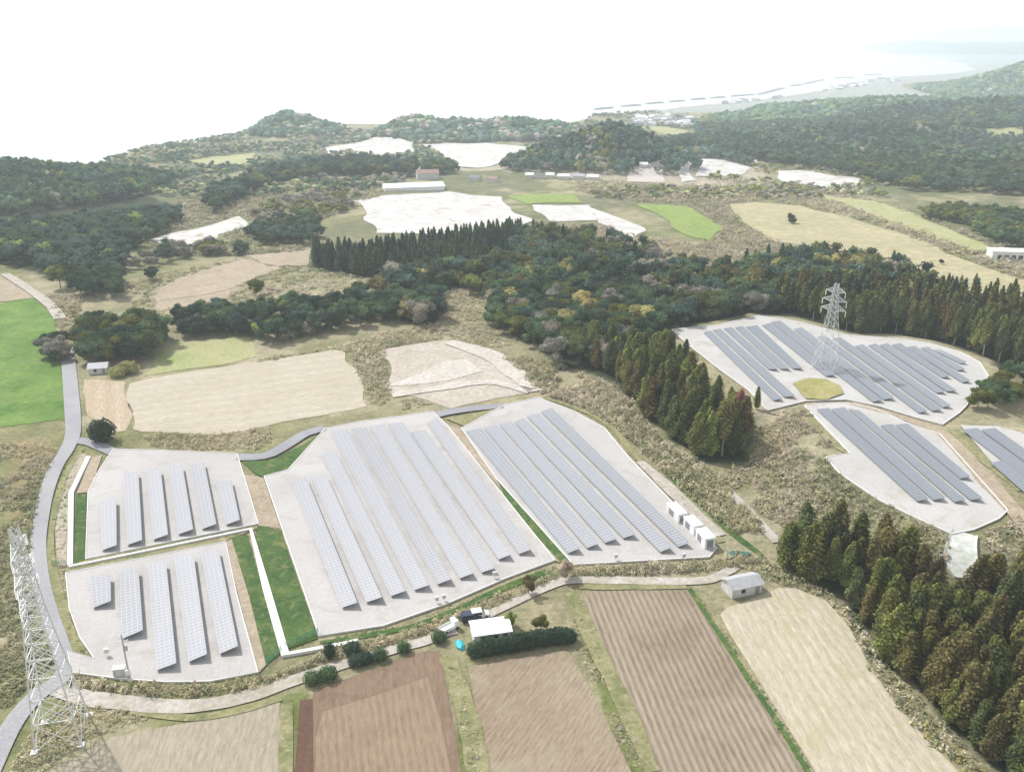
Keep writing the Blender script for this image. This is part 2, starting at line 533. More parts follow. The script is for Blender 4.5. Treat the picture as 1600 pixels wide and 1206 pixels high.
F_CENTRE = [(765, 440), (768, 510), (830, 545), (870, 575), (925, 575), (985, 600), (1000, 560), (1030, 520), (1060, 512), (1190, 490), (1250, 482), (1340, 480), (1450, 490),
            (1480, 465), (1440, 450), (1400, 430), (1330, 412), (1180, 418), (1100, 440), (1000, 402), (910, 380), (850, 375), (820, 372), (780, 410)]
F_PLANT = [(485, 418), (560, 432), (640, 438), (720, 425), (780, 410), (815, 388), (815, 366), (760, 372), (700, 382), (640, 392), (570, 404), (490, 402)]
F_MID = [(600, 440), (640, 438), (720, 425), (765, 425), (765, 440), (700, 450), (680, 470), (690, 500), (660, 510), (620, 500), (590, 470)]
F_BELT = [(915, 545), (960, 560), (1000, 560), (1030, 560), (1062, 580), (1120, 630), (1172, 668), (1160, 722), (1100, 728), (1040, 680), (1000, 650), (975, 605), (925, 580)]
F_RIGHT = [(1208, 864), (1250, 852), (1330, 862), (1420, 900), (1480, 928), (1525, 925), (1560, 900), (1640, 895), (1800, 1000), (1800, 1290), (1640, 1290), (1560, 1200), (1500, 1150), (1440, 1095),
           (1390, 1040), (1360, 985), (1318, 935), (1260, 905), (1222, 888)]
F_BACK = [(1195, 486), (1240, 492), (1300, 512), (1345, 521), (1400, 522), (1460, 532), (1520, 550), (1600, 590), (1760, 620), (1760, 500), (1600, 490), (1500, 480), (1400, 478), (1340, 470), (1250, 470)]
F_LHILL = [(-350, 380), (0, 342), (120, 342), (200, 345), (330, 335), (330, 318), (260, 318), (200, 296), (150, 283), (80, 266), (0, 251), (-350, 225)]
F_LWOOD = [(-200, 450), (0, 410), (60, 425), (130, 445), (185, 440), (195, 400), (240, 375), (290, 340), (200, 345), (140, 350), (60, 362), (0, 362), (-200, 380)]
for pz in (F_CENTRE, F_PLANT, F_MID, F_BELT, F_RIGHT, F_BACK, F_LHILL, F_LWOOD):
    zone(pz, C_FOREST, 5)
zone([(440, 1100), (470, 1092), (466, 1215), (436, 1215)], C_OLIVE)
zone([(700, 1010), (735, 1035), (760, 1215), (722, 1215)], C_OLIVE)
zone([(885, 930), (905, 930), (1020, 1215), (980, 1215)], C_OLIVE, 1)
zone([(600, 262), (700, 268), (900, 272), (1000, 285), (1200, 300), (1200, 240), (1080, 225), (900, 280), (720, 255)], C_DUST, 10)
zone([(200, 330), (330, 325), (480, 285), (600, 268), (600, 300), (480, 345), (470, 395), (300, 405), (210, 400)], np.array(S(150, 152, 118)), 10)
zone([(230, 285), (360, 275), (420, 250), (520, 240), (520, 215), (400, 225), (290, 245), (200, 270)], np.array(S(140, 146, 122)), 14)
zone([(8, 680), (95, 690), (60, 770), (45, 830), (8, 840)], np.array(S(176, 160, 124)), 3)
for g, c, jit in ZONES:
    m = (X > g[:, 0].min() - 20) & (X < g[:, 0].max() + 20) & (Y > g[:, 1].min() - 20) & (Y < g[:, 1].max() + 20)
    if not m.any(): continue
    dd = pdist(g, X[m], Y[m]) * np.where(inside(g, X[m], Y[m]), 1, -1) + (n2[m, 0] - 0.5) * 2.5 * jit + (n3[m, 0] - 0.5) * jit
    kz = sstep(-0.35 * jit, 0.35 * jit, dd)[:, None]
    colv[m] = colv[m] * (1 - kz) + c * (0.8 + 0.4 * n3[m]) * kz
# wooded hills
hs_ = np.zeros(len(X))
for hx, hy, sx, sy, hz in HA:
    if hz > 0: hs_ = hs_ + (hz * np.exp(-0.5 * (((X - hx) / sx) ** 2 + ((Y - hy) / sy) ** 2))) ** 5
hs_ = hs_ ** 0.2
k = (sstep(4, 8, hs_) * (Y > 590))[:, None]
colv = colv * (1 - k) + C_FOREST * k
rock = (np.abs(X + 295) < 30) & (np.abs(Y - 1440) < 45)
k = ((Z < SEA + 5) & (Y > 600))[:, None] * 1.0
colv = colv * (1 - k) + C_SAND * k
m = (Y > 1900) & (hs_ < 4)
colv[m] = np.array(S(196, 200, 196)) * (0.7 + 0.6 * n3[m])
ii = np.arange(na * nr).reshape(nr, na)
F = np.stack([ii[:-1, :-1], ii[:-1, 1:], ii[1:, 1:], ii[1:, :-1]], -1).reshape(-1, 4)
mt, n, b = _m('terrain_ground')
at = n.nodes.new('ShaderNodeAttribute'); at.attribute_name = 'Col'
tc = n.nodes.new('ShaderNodeTexCoord').outputs['Object']
q1 = _noise(n, 0.8, 6, 0.75, 0.0, tc); q2 = _noise(n, 0.12, 5, 0.65, 0.2, tc)
kk = _ramp(n, q1.outputs[0], [(0.3, (0.6,) * 3), (0.7, (1.35,) * 3)]).outputs[0]
kk2 = _ramp(n, q2.outputs[0], [(0.35, (0.78, 0.84, 0.72)), (0.65, (1.15, 1.1, 1.08))]).outputs[0]
n.links.new(_mix(n, 1, _mix(n, 1, at.outputs['Color'], kk, 'MULTIPLY'), kk2, 'MULTIPLY'), b.inputs['Base Color'])
b.inputs['Roughness'].default_value = 0.95; b.inputs['Specular IOR Level'].default_value = 0.1
_bump(n, b, q1.outputs[0], 0.8, 0.6)
M['terrain'] = mt
tag(link('terrain', mesh_np('terrain', np.stack([X, Y, Z], 1), F, mt, True, colv)), kind='structure')

# sea
ms, n, b = _m('sea_water')
tc = n.nodes.new('ShaderNodeTexCoord').outputs['Object']
b.inputs['Base Color'].default_value = (0.6, 0.65, 0.66, 1)  # pale base colour stands in for white glare on the water
b.inputs['Roughness'].default_value = 0.35
b.inputs['IOR'].default_value = 1.33
b.inputs['Specular IOR Level'].default_value = 0.8
wn = _noise(n, 0.08, 3, 0.6, 0.5, tc)
_bump(n, b, wn.outputs[0], 0.25, 1.0)
sx = np.linspace(-30000, 30000, 25); sy = np.linspace(300, 52000, 40)
XX, YY = np.meshgrid(sx, sy)
ii = np.arange(XX.size).reshape(XX.shape)
F = np.stack([ii[:-1, :-1], ii[:-1, 1:], ii[1:, 1:], ii[1:, :-1]], -1).reshape(-1, 4)
tag(link('sea', mesh_np('sea', np.stack([XX.ravel(), YY.ravel(), np.full(XX.size, SEA)], 1), F, ms)), kind='structure')

# ------------------------------------------------------------------ sheets and strips that follow the ground


def lift(y, k):
    return k * 0.035 * (1 + np.maximum(y, 0) / 130.0)


AVOID = []


def sheet(name, pts, mat, k=1, px=True, z=None, grid=None, mean=None, label=None, cat=None):
    if px: W = (poly_z(pts, z) if z is not None else G(pts)[:, :2])
    else: W = np.array(pts, float)
    if name == 'field' and z is None: AVOID.append(W)
    d = float(np.median(np.hypot(W[:, 0], W[:, 1])))
    gsz = grid or max(3.0, d * 0.016)
    B = []
    for i in range(len(W)):
        a = W[i]; c = W[(i + 1) % len(W)]
        L = np.hypot(*(c - a)); m_ = max(1, int(L / gsz))
        for j in range(m_): B.append(a + (c - a) * j / m_)
    B = np.array(B)
    if z is None:
        B = B + (np.stack([fbm(B[:, 0], B[:, 1], gsz * 4, 2), fbm(B[:, 0] + 77, B[:, 1] + 31, gsz * 4, 2)], 1) - 0.5) * gsz * 1.2
    gx = np.arange(B[:, 0].min(), B[:, 0].max(), gsz); gy = np.arange(B[:, 1].min(), B[:, 1].max(), gsz)
    if len(gx) and len(gy):
        a, c = np.meshgrid(gx, gy); a = a.ravel() + 0.01; c = c.ravel() + 0.013
        kk = inside(B, a, c); a = a[kk]; c = c[kk]
        kk = pdist(B, a, c) > gsz * 0.35
        I = np.stack([a[kk], c[kk]], 1)
    else: I = np.zeros((0, 2))
    allp = np.vstack([B, I]) if len(I) else B
    nb = len(B)
    r = delaunay_2d_cdt([Vector(p) for p in allp], [], [list(range(nb))], 1, 1e-4)
    vv = np.array([tuple(p) for p in r[0]])
    zz = (H(vv[:, 0], vv[:, 1]) if z is None else np.full(len(vv), z)) + lift(vv[:, 1], k)
    me = bpy.data.meshes.new(name)
    me.from_pydata([(p[0], p[1], q) for p, q in zip(vv, zz)], [], [list(f) for f in r[2]])
    me.materials.append(mat); me.polygons.foreach_set('use_smooth', [True] * len(me.polygons)); me.update()
    o = link(name, me)
    if label: tag(o, label, cat)
    else: tag(o, kind='structure')
    return o


def smooth_line(W, step):
    W = np.array(W, float)
    n = len(W); out = []
    for i in range(n - 1):
        p0 = W[max(i - 1, 0)]; p1 = W[i]; p2 = W[i + 1]; p3 = W[min(i + 2, n - 1)]
        m_ = max(2, int(np.hypot(*(p2 - p1)) / step))
        for j in range(m_):
            t = j / m_
            out.append(0.5 * ((2 * p1) + (-p0 + p2) * t + (2 * p0 - 5 * p1 + 4 * p2 - p3) * t * t + (-p0 + 3 * p1 - 3 * p2 + p3) * t ** 3))
    out.append(W[-1])
    return np.array(out)


def strip(name, pts, width, mat, k=3, z=None, wob=0.0, soft=True, label=None, cat=None, high=None):
    W = poly_z(pts, z) if z is not None else G(pts)[:, :2]
    d = float(np.median(np.hypot(W[:, 0], W[:, 1])))
    L = smooth_line(W, max(1.5, d * 0.01)) if soft else W
    T = np.gradient(L, axis=0); T /= np.linalg.norm(T, axis=1)[:, None] + 1e-9
    N = np.stack([-T[:, 1], T[:, 0]], 1)
    ww = np.interp(np.linspace(0, 1, len(L)), np.linspace(0, 1, len(width)), width) if hasattr(width, '__len__') else np.full(len(L), width)
    if wob: ww = ww * (1 + wob * (fbm(L[:, 0], L[:, 1], 6) - 0.5) * 2)
    cs = np.linspace(-0.5, 0.5, 5)
    Pp = L[:, None, :] + N[:, None, :] * (cs[None, :, None] * ww[:, None, None])
    v = Pp.reshape(-1, 2)
    zz = (H(v[:, 0], v[:, 1]) if z is None else np.full(len(v), z)) + lift(v[:, 1], k)
    V = np.column_stack([v, zz]); nl = len(L)
    ii = np.arange(nl * 5).reshape(nl, 5)
    F = np.stack([ii[:-1, :-1], ii[:-1, 1:], ii[1:, 1:], ii[1:, :-1]], -1).reshape(-1, 4)
    if high:
        a = V[ii[:, 0]]; c = V[ii[:, 4]]
        a0 = a.copy(); c0 = c.copy(); a1 = a.copy(); c1 = c.copy()
        a0[:, 2] -= 0.3; c0[:, 2] -= 0.3; a1[:, 2] += high; c1[:, 2] += high
        V = np.stack([a0, a1, c1, c0], 1).reshape(-1, 3)
        ii = np.arange(nl * 4).reshape(nl, 4)
        F = np.concatenate([np.stack([ii[:-1, j], ii[:-1, (j + 1) % 4], ii[1:, (j + 1) % 4], ii[1:, j]], -1) for j in range(4)])
        F = np.concatenate([F, [ii[0, ::-1]], [ii[-1]]])
    o = link(name, mesh_np(name, V, F, mat, not high))
    if label: tag(o, label, cat)
    else: tag(o, kind='structure')
    return o


def wdir(a, b):
    g = G([a, b]); d = g[1] - g[0]
    return math.atan2(d[1], d[0])


# fields -------------------------------------------------------------
rowm = lambda nm, a, b, per, st, c1, c2, rc, di=0.0, c3=None, bump=0.5, big=0.05, small=1.3: ground_mat(nm, c1, c2, c3, big, small, (wdir(a, b), per, st, rc, di), bump)
sheet('field', [(60, 1215), (94, 1197), (175, 1152), (250, 1137), (320, 1124), (437, 1094), (438, 1240), (30, 1240)],
      rowm('grey_tan_field', (300, 1206), (330, 1110), 0.9, 0.12, S(188, 176, 154), S(198, 188, 166), S(184, 168, 138), 2.0), 1, z=0)
sheet('field', [(469, 1095), (489, 1092), (490, 1078), (600, 1040), (670, 1016), (687, 1019), (705, 1110), (727, 1240), (459, 1240)],
      rowm('plough_brown_field', (560, 1206), (560, 1090), 1.7, 0.28, S(150, 126, 106), S(160, 137, 116), S(174, 152, 130), 0.2, S(140, 116, 97)), 1, z=0)
sheet('field', [(505, 1112), (590, 1086), (668, 1058), (690, 1130), (712, 1240), (492, 1240), (494, 1150)],
      rowm('worked_brown_soil', (585, 1206), (570, 1086), 1.15, 0.4, S(162, 139, 116), S(172, 150, 126), S(192, 172, 147), 0.1, None, 0.4), 2, z=0)
sheet('field', [(469, 1095), (488, 1092), (489, 1150), (489, 1240), (458, 1240)], ground_mat('dark_soil', S(118, 90, 76), S(130, 101, 86), None, 0.1, 1.0), 2, z=0)
sheet('field', [(731, 1041), (800, 1030), (887, 1016), (930, 1090), (1003, 1240), (760, 1240), (745, 1120)],
      rowm('fallow_field', (800, 1206), (900, 1060), 0.8, 0.15, S(174, 155, 132), S(187, 171, 147), S(162, 143, 120), 1.5, S(186, 174, 148)), 1, z=0)
sheet('field', [(906, 936), (925, 924), (1000, 922), (1074, 923), (1160, 1050), (1275, 1240), (1035, 1240), (1019, 1198), (960, 1060)],
      rowm('ridged_field', (1135, 1206), (1003, 925), 1.18, 0.6, S(164, 147, 126), S(176, 160, 138), S(212, 199, 178), 0.15, None, 0.9), 1, z=0)
sheet('field', [(1125, 960), (1135, 950), (1190, 930), (1215, 919), (1242, 919), (1290, 938), (1328, 980), (1358, 1040), (1400, 1100), (1450, 1158), (1500, 1206), (1530, 1240), (1295, 1240), (1200, 1085), (1140, 990)],
      rowm('harvested_field', (1360, 1206), (1225, 990), 1.9, 0.4, S(214, 202, 178), S(224, 213, 192), S(200, 188, 146), 0.8, S(204, 196, 158)), 1, z=0)
sheet('field', [(198, 600), (240, 590), (400, 566), (518, 547), (541, 551), (560, 590), (576, 632), (500, 651), (421, 668), (330, 680), (223, 676), (206, 672)],
      rowm('tan_harvested_field', (230, 630), (550, 590), 5.5, 0.4, S(214, 203, 180), S(224, 214, 193), S(200, 188, 162), 2.2), 1)
sheet('field', [(128, 592), (196, 596), (204, 672), (170, 672), (134, 650)], rowm('tan_side_plot', (150, 650), (150, 600), 5, 0.5, S(212, 196, 168), S(222, 204, 178), S(190, 160, 132), 1.0), 1)
sheet('field', [(238, 548), (262, 536), (388, 530), (402, 556), (330, 572), (225, 586)], M['meadow'], 1)
sheet('field', [(-250, 478), (0, 476), (62, 465), (82, 492), (100, 556), (100, 655), (8, 668), (-250, 690)], M['lawn'], 1)
sheet('field', [(-250, 440), (8, 432), (76, 478), (62, 465), (0, 475), (-250, 477)], M['tan_strip'], 2)
sheet('field', [(232, 464), (350, 440), (378, 450), (330, 475), (240, 484)], M['tan_strip'], 1)
M['pinkish'] = ground_mat('pink_bare_earth', S(212, 200, 184), S(224, 213, 200), S(196, 184, 160), 0.06, 0.7, bump=0.4)
M['pale_earth'] = ground_mat('pale_earth', S(226, 217, 205), S(236, 228, 218), S(214, 204, 188), 0.06, 0.7, bump=0.2)
sheet('field', [(600, 545), (690, 531), (760, 545), (800, 570), (842, 612), (770, 625), (700, 640), (610, 610)], M['pinkish'], 1)
sheet('field', [(614, 602), (650, 584), (692, 566), (728, 562), (754, 582), (700, 594), (650, 600)], M['pale_earth'], 2)
strip('path', [(700, 535), (745, 548), (775, 560), (800, 580), (838, 612)], [5, 7, 7, 5], M['pale_earth'], 3, wob=0.3)
strip('path', [(612, 618), (680, 608), (760, 598), (830, 612)], 4, M['pale_earth'], 3, wob=0.3)
# far fields and film covered plots
for pp, mm in [([(232, 376), (300, 360), (382, 338), (394, 352), (340, 368), (318, 384), (290, 388), (250, 386)], 'white_sheet'),
               ([(556, 316), (600, 306), (700, 300), (776, 308), (826, 346), (800, 356), (690, 366), (585, 366), (572, 336)], 'white_sheet'),
               ([(505, 232), (580, 216), (640, 222), (650, 240), (600, 248), (540, 240), (506, 244)], 'white_sheet'),
               ([(655, 226), (760, 224), (838, 232), (800, 250), (740, 264), (712, 262), (690, 244)], 'white_sheet'),
               ([(795, 306), (885, 303), (914, 319), (815, 320)], 'crop_far'),
               ([(828, 321), (916, 321), (940, 345), (858, 348)], 'white_sheet'),
               ([(928, 326), (960, 336), (1012, 362), (990, 372), (936, 348)], 'white_sheet'),
               ([(992, 318), (1075, 322), (1100, 340), (1132, 358), (1112, 376), (1085, 372), (1030, 340)], 'crop_far'),
               ([(1138, 320), (1180, 316), (1250, 322), (1330, 340), (1400, 362), (1490, 400), (1600, 440), (1720, 470), (1720, 500), (1600, 470), (1500, 462), (1440, 440), (1330, 396), (1200, 376), (1155, 345)], 'brown_meadow'),
               ([(1265, 302), (1330, 310), (1400, 325), (1490, 360), (1560, 392), (1520, 394), (1430, 360), (1330, 325)], 'meadow'),
               ([(985, 262), (1030, 250), (1035, 285), (980, 285)], 'pale_earth'),
               ([(1053, 240), (1066, 236), (1090, 283), (1070, 286)], 'white_sheet'),
               ([(1080, 248), (1120, 250), (1180, 264), (1150, 274), (1095, 276)], 'white_sheet'),
               ([(1208, 266), (1240, 266), (1345, 280), (1355, 290), (1280, 296), (1225, 284)], 'white_sheet'),
               ([(1000, 196), (1040, 199), (1076, 208), (1060, 222), (1030, 212)], 'meadow'),
               ([(240, 452), (330, 420), (380, 405), (440, 420), (360, 450), (250, 470)], 'tan_strip'),
               ([(380, 400), (480, 392), (484, 415), (420, 418)], 'tan_strip'),
               ([(290, 252), (330, 246), (400, 240), (380, 262), (300, 262)], 'meadow'),
               ([(1525, 202), (1600, 200), (1600, 216), (1530, 214)], 'meadow')]:
    sheet('field', pp, M[mm], 1.8)

# roads -------------------------------------------------------------
strip('road', [(104, 545), (108, 575), (111, 610), (114, 650), (114, 680), (104, 705), (88, 730), (73, 770), (64, 815), (60, 850), (62, 890), (69, 930), (82, 975), (97, 1020), (104, 1045), (90, 1066), (60, 1085), (30, 1118), (5, 1160), (-40, 1260)],
      [4.2, 4.2, 4.2, 3.6, 3.2, 3.0, 3.2, 3.4], M['asphalt'], 4, z=0)
strip('road', [(113, 688), (140, 692), (160, 700), (178, 708)], 3.4, M['asphalt_dark'], 3.4, z=0)
strip('road', [(371, 716), (400, 716), (424, 711), (450, 696), (478, 679), (508, 671)], 3.6, M['asphalt_dark'], 5, z=0)
strip('road', [(682, 650), (700, 646), (740, 640), (786, 636)], 3.6, M['asphalt_dark'], 5, z=0)
strip('path', [(88, 1076), (130, 1090), (190, 1098), (260, 1104), (320, 1102), (380, 1090), (440, 1070), (500, 1050), (560, 1032), (620, 1014), (665, 1002), (690, 992), (712, 985)], [3.4, 3.2, 3.0, 2.2, 2.2], M['dirt_road'], 3, z=0, wob=0.2)
strip('path', [(745, 968), (790, 948), (830, 928), (868, 912), (900, 907), (1000, 908), (1070, 909), (1110, 906), (1130, 897), (1150, 886)], [2.2, 2.2, 2.6, 2.4, 2.0], M['dirt_road'], 3, z=0, wob=0.25)
strip('path', [(1000, 722), (1022, 742), (1050, 768), (1075, 792), (1100, 815), (1125, 838)], [2.0, 3.4, 3.6, 2.5], M['dirt_road'], 3, z=0, wob=0.25)
strip('path', [(1140, 770), (1165, 795), (1190, 822), (1215, 848)], 2.4, M['dirt_road'], 3, wob=0.3)
strip('path', [(1330, 632), (1380, 645), (1430, 662), (1470, 678), (1500, 706), (1540, 752), (1580, 795), (1625, 850)], [2.8, 3.2, 4.2, 4.6, 4.2], M['tan_strip'], 5, wob=0.2)
strip('path', [(8, 430), (40, 450), (76, 476), (95, 500)], 4, M['dirt_road'], 5, wob=0.2)
# grassy strips
for nm, pp, wd, mm in [
    ('grass_verge', [(128, 702), (104, 740), (88, 790), (80, 840), (80, 880), (92, 940), (108, 990), (135, 1030)], [1.2, 1.5, 1.3, 1.2, 1.8, 2.6, 1.6], 'grass_dry'),
    ('grass_verge', [(500, 1004), (560, 996), (640, 980), (720, 950), (790, 918), (850, 895)], [0.8, 1.2, 1.4, 1.6], 'grass'),
    ('grass_verge', [(1077, 920), (1120, 985), (1165, 1055), (1210, 1122), (1262, 1206), (1280, 1240)], 1.0, 'grass'),
    ('grass_verge', [(893, 925), (930, 1010), (975, 1100), (1020, 1206)], [3.2, 3.0, 2.4], 'grass_dry'),
    ('grass_verge', [(700, 1025), (725, 1100), (740, 1160), (750, 1240)], 3.2, 'grass_dry'),
    ('grass_verge', [(448, 1100), (447, 1150), (446, 1240)], 2.0, 'grass_dry'),
    ('grass_verge', [(905, 917), (990, 918), (1072, 916)], 1.8, 'grass_dry'),
    ('grass_verge', [(850, 622), (905, 640), (955, 668), (995, 715), (1050, 770), (1100, 820), (1128, 848)], 1.6, 'grass_dry'),
    ('grass_verge', [(1040, 740), (1090, 782), (1140, 830), (1190, 868)], [1.2, 1.8, 1.2], 'grass'),
    ('grass_verge', [(1262, 640), (1300, 690), (1326, 708)], [3, 4, 2], 'grass_dry'),
    ('grass_verge', [(1490, 672), (1530, 712), (1600, 768)], 3.0, 'grass_dry'),
    ('grass_verge', [(205, 1110), (300, 1122), (380, 1108), (440, 1090)], 1.6, 'grass_dry'),
]:
    strip(nm, pp, wd, M[mm], 2.5, wob=0.35)
bl = smooth_line(poly_z([(960, 185), (990, 181.5), (1060, 171), (1160, 160.5), (1240, 149), (1300, 138), (1350, 126), (1400, 123), (1470, 118.5), (1505, 111), (1494, 103), (1450, 95), (1400, 89)], SEA), 40)
bt = np.gradient(bl, axis=0); bt /= np.linalg.norm(bt, axis=1)[:, None]; bn = np.stack([-bt[:, 1], bt[:, 0]], 1)
bw_ = 60 + 0.012 * bl[:, 1]
BV = np.vstack([np.column_stack([bl + bn * bw_[:, None] * q, np.full(len(bl), SEA + 0.25 + 2.2 * hh)]) for q, hh in ((1.3, 0), (0.7, 0.1), (-0.1, 0.6), (-1.0, 2.6))])
nb_ = len(bl); ii = np.arange(4 * nb_).reshape(4, nb_)
tag(link('beach', mesh_np('beach', BV, np.stack([ii[:-1, :-1], ii[:-1, 1:], ii[1:, 1:], ii[1:, :-1]], -1).reshape(-1, 4), ground_mat('beach_sand', S(250, 248, 244), S(240, 236, 230), None, 0.01, 0.05, bump=0.02), True)), kind='structure')
sheet('grass_slope', [(378, 722), (424, 720), (470, 698), (500, 680), (450, 737), (413, 746), (400, 742)], M['grass'], 3, z=0)
sheet('grass_slope', [(380, 742), (412, 748), (440, 830), (403, 822)], M['tan_strip'], 3, z=0)
sheet('grass_slope', [(403, 822), (437, 826), (497, 998), (446, 1016), (420, 930), (396, 845)], M['grass'], 3, z=0)
sheet('grass_slope', [(358, 842), (386, 836), (410, 920), (438, 1022), (414, 1040), (385, 930)], M['grass'], 3, z=0)
sheet('grass_slope', [(353, 848), (362, 843), (390, 935), (416, 1040), (404, 1053), (372, 930)], M['tan_strip'], 3.5, z=0)
sheet('grass_slope', [(119, 774), (136, 772), (132, 877), (117, 880)], M['grass'], 3, z=0)
sheet('grass_slope', [(142, 716), (160, 712), (140, 770), (120, 772)], M['tan_strip'], 3, z=0)
sheet('grass_slope', [(108, 884), (133, 876), (404, 822), (404, 826), (353, 846), (103, 895)], M['grass_dry'], 3, z=0)
sheet('grass_slope', [(124, 706), (140, 714), (118, 770), (108, 770), (104, 885), (90, 885), (86, 830), (96, 760)], ground_mat('pale_ditch', S(196, 184, 162), S(212, 202, 182), None, 0.1, 1.2), 1.6, z=0)
sheet('grass_slope', [(693, 662), (720, 672), (776, 750), (896, 884), (868, 878), (780, 762)], M['tan_strip'], 3, z=0)
sheet('grass_slope', [(776, 752), (786, 760), (893, 880), (880, 884), (830, 830), (800, 795)], M['grass'], 3.5, z=0)
sheet('grass_slope', [(696, 655), (790, 638), (726, 668)], M['grass_dry'], 4, z=0)
sheet('grass_slope', [(1238, 602), (1262, 594), (1290, 596), (1312, 606), (1318, 618), (1290, 628), (1258, 626)], ground_mat('weedy_mound', S(176, 170, 106), S(196, 188, 130), S(150, 150, 90), 0.12, 1.0), 8, z=ZR)
# pads
for kname in ('p1', 'p2', 'p3', 'p4'):
    sheet('gravel_pad', P[kname], M['gravel'], 4.5, z=0)
for kname in ('p5', 'p6', 'p7'):
    sheet('gravel_pad', P[kname], M['gravel_white'], 4.5, z=ZR)

# concrete edging of the pads and drains
PADNAME = {'p1': 'upper left', 'p2': 'lower left', 'p3': 'large central', 'p4': 'right central', 'p5': 'upper right', 'p6': 'lower right'}
for kname, w_ in (('p1', 0.18), ('p2', 0.18), ('p3', 0.2), ('p4', 0.2), ('p5', 0.26), ('p6', 0.26)):
    strip('concrete_kerb', P[kname] + [P[kname][0]], w_, M['concrete'], 5, z=ZR if kname in ('p5', 'p6') else 0, soft=False, high=0.06,
          label='thin white concrete kerb around the edge of the %s gravel solar pad' % PADNAME[kname], cat='kerb')
strip('drainage_channel', [(139, 716), (112, 772), (110, 885)], 1.05, M['concrete'], 4, z=0, soft=False, high=0.3, label='white concrete drain channel bending down beside the road left of the upper left pad', cat='drain')
strip('drainage_channel', [(108, 888), (240, 861), (392, 829), (416, 920), (446, 1025), (530, 1010), (560, 1003)], [0.5, 0.5, 0.8, 1.4, 1.5, 0.9, 0.6], M['concrete'], 4.2, z=0, soft=False, high=0.3,
      label='long white concrete drain channel running between the two green grass slopes', cat='drain')

# ------------------------------------------------------------------ solar rows
def solar_row(q, z, mat, label, group, ylo=0.75, yhi=1.65):
    """q = four image corners: far left, far right, near right, near left"""
    lo, hi = z + ylo, z + yhi
    c = []
    for (px, py), zz in zip(q, (lo, hi, hi, lo)):
        x, y = on_z(px, py, zz); c.append(np.array([float(x), float(y), zz]))
    TL, TR, BR, BL = c
    o = (BL + BR) / 2; org = Vector((o[0], o[1], z))
    L = float(np.linalg.norm((TL + TR) / 2 - o))
    root = empty('solar_panel_row', org, 0, label, 'solar panels', group)
    nL = max(2, int(L / 2.0))
    V = []; UV = []
    for i in range(nL + 1):
        t = i / nL
        a = BL + (TL - BL) * t; b = BR + (TR - BR) * t
        for p, v in ((a, 0.0), (b, 4.0)):
            V.append((p[0] - o[0], p[1] - o[1], p[2] - z + 0.05)); UV.append((t * L, v))
    nt_ = len(V)
    V += [(x, y, zz - 0.06) for x, y, zz in V]; UV += [(0.5, 0.5)] * nt_
    F = []
    for i in range(nL):
        a, b_, c_, d = 2 * i, 2 * i + 1, 2 * i + 3, 2 * i + 2
        F += [(a, b_, c_, d), (nt_ + d, nt_ + c_, nt_ + b_, nt_ + a), (a, d, nt_ + d, nt_ + a), (b_, nt_ + b_, nt_ + c_, c_)]
    F += [(0, nt_, nt_ + 1, 1), (nt_ - 2, nt_ - 1, 2 * nt_ - 1, 2 * nt_ - 2)]
    link('panel_deck', mesh_np('panel_deck', V, np.array(F), mat, False, None, UV), root)
    fr = MB()
    npst = max(2, int(L / 4.0))
    for i in range(npst + 1):
        t = 0.02 + 0.96 * i / npst
        a = BL + (TL - BL) * t; b = BR + (TR - BR) * t
        for s in (0.15, 0.85):
            p = a + (b - a) * s
            fr.bar((p[0] - o[0], p[1] - o[1], -0.1), (p[0] - o[0], p[1] - o[1], p[2] - z), 0.06)
        fr.bar(tuple(a - o + [0, 0, o[2] - z - 0.07]), tuple(b - o + [0, 0, o[2] - z - 0.07]), 0.05)
    for s in (0.15, 0.85):
        p = BL + (BR - BL) * s; r = TL + (TR - TL) * s
        fr.bar(tuple(p - o + [0, 0, o[2] - z - 0.1]), tuple(r - o + [0, 0, o[2] - z - 0.1]), 0.05)
    fr.build('support_frame', M['frame'], root)
    # clear the first edge of the hidden side
    return root


def zm(quads, ox, oy, s):
    return [[(ox + x / s, oy + y / s) for x, y in q] for q in quads]


ORD = ['first', 'second', 'third', 'fourth', 'fifth', 'sixth', 'seventh', 'eighth', 'ninth', 'tenth', 'eleventh', 'twelfth', 'thirteenth', 'fourteenth', 'fifteenth', 'sixteenth', 'seventeenth']
ROWS = {}
ROWS['p1'] = zm([[(470, 545), (548, 540), (550, 758), (480, 783)], [(580, 420), (652, 412), (670, 733), (600, 758)], [(690, 405), (757, 400), (792, 708), (722, 733)],
                 [(790, 390), (860, 382), (910, 683), (840, 708)], [(895, 375), (962, 367), (1020, 658), (952, 683)], [(1015, 455), (1090, 450), (1130, 638), (1065, 663)]], 0, 600, 3.016)
ROWS['p2'] = zm([[(450, 160), (553, 150), (555, 283), (465, 318)], [(598, 130), (692, 120), (715, 428), (610, 473)], [(738, 95), (830, 85), (882, 593), (783, 630)],
                 [(870, 62), (968, 50), (1035, 548), (943, 588)], [(1003, 40), (1092, 22), (1190, 508), (1098, 548)]], 0, 850, 3.2)
ROWS['p3'] = zm([[(165, 450), (238, 440), (478, 1028), (405, 1053)], [(260, 435), (330, 425), (594, 1003), (520, 1028)], [(310, 330), (380, 320), (706, 973), (636, 998)],
                 [(350, 222), (432, 212), (815, 946), (747, 970)], [(446, 212), (520, 202), (920, 918), (855, 943)], [(532, 198), (605, 188), (1025, 890), (960, 915)],
                 [(618, 188), (692, 180), (1125, 866), (1063, 888)], [(726, 228), (797, 215), (1200, 803), (1143, 826)], [(808, 185), (852, 162), (1298, 778), (1238, 800)]], 400, 600, 3.016)
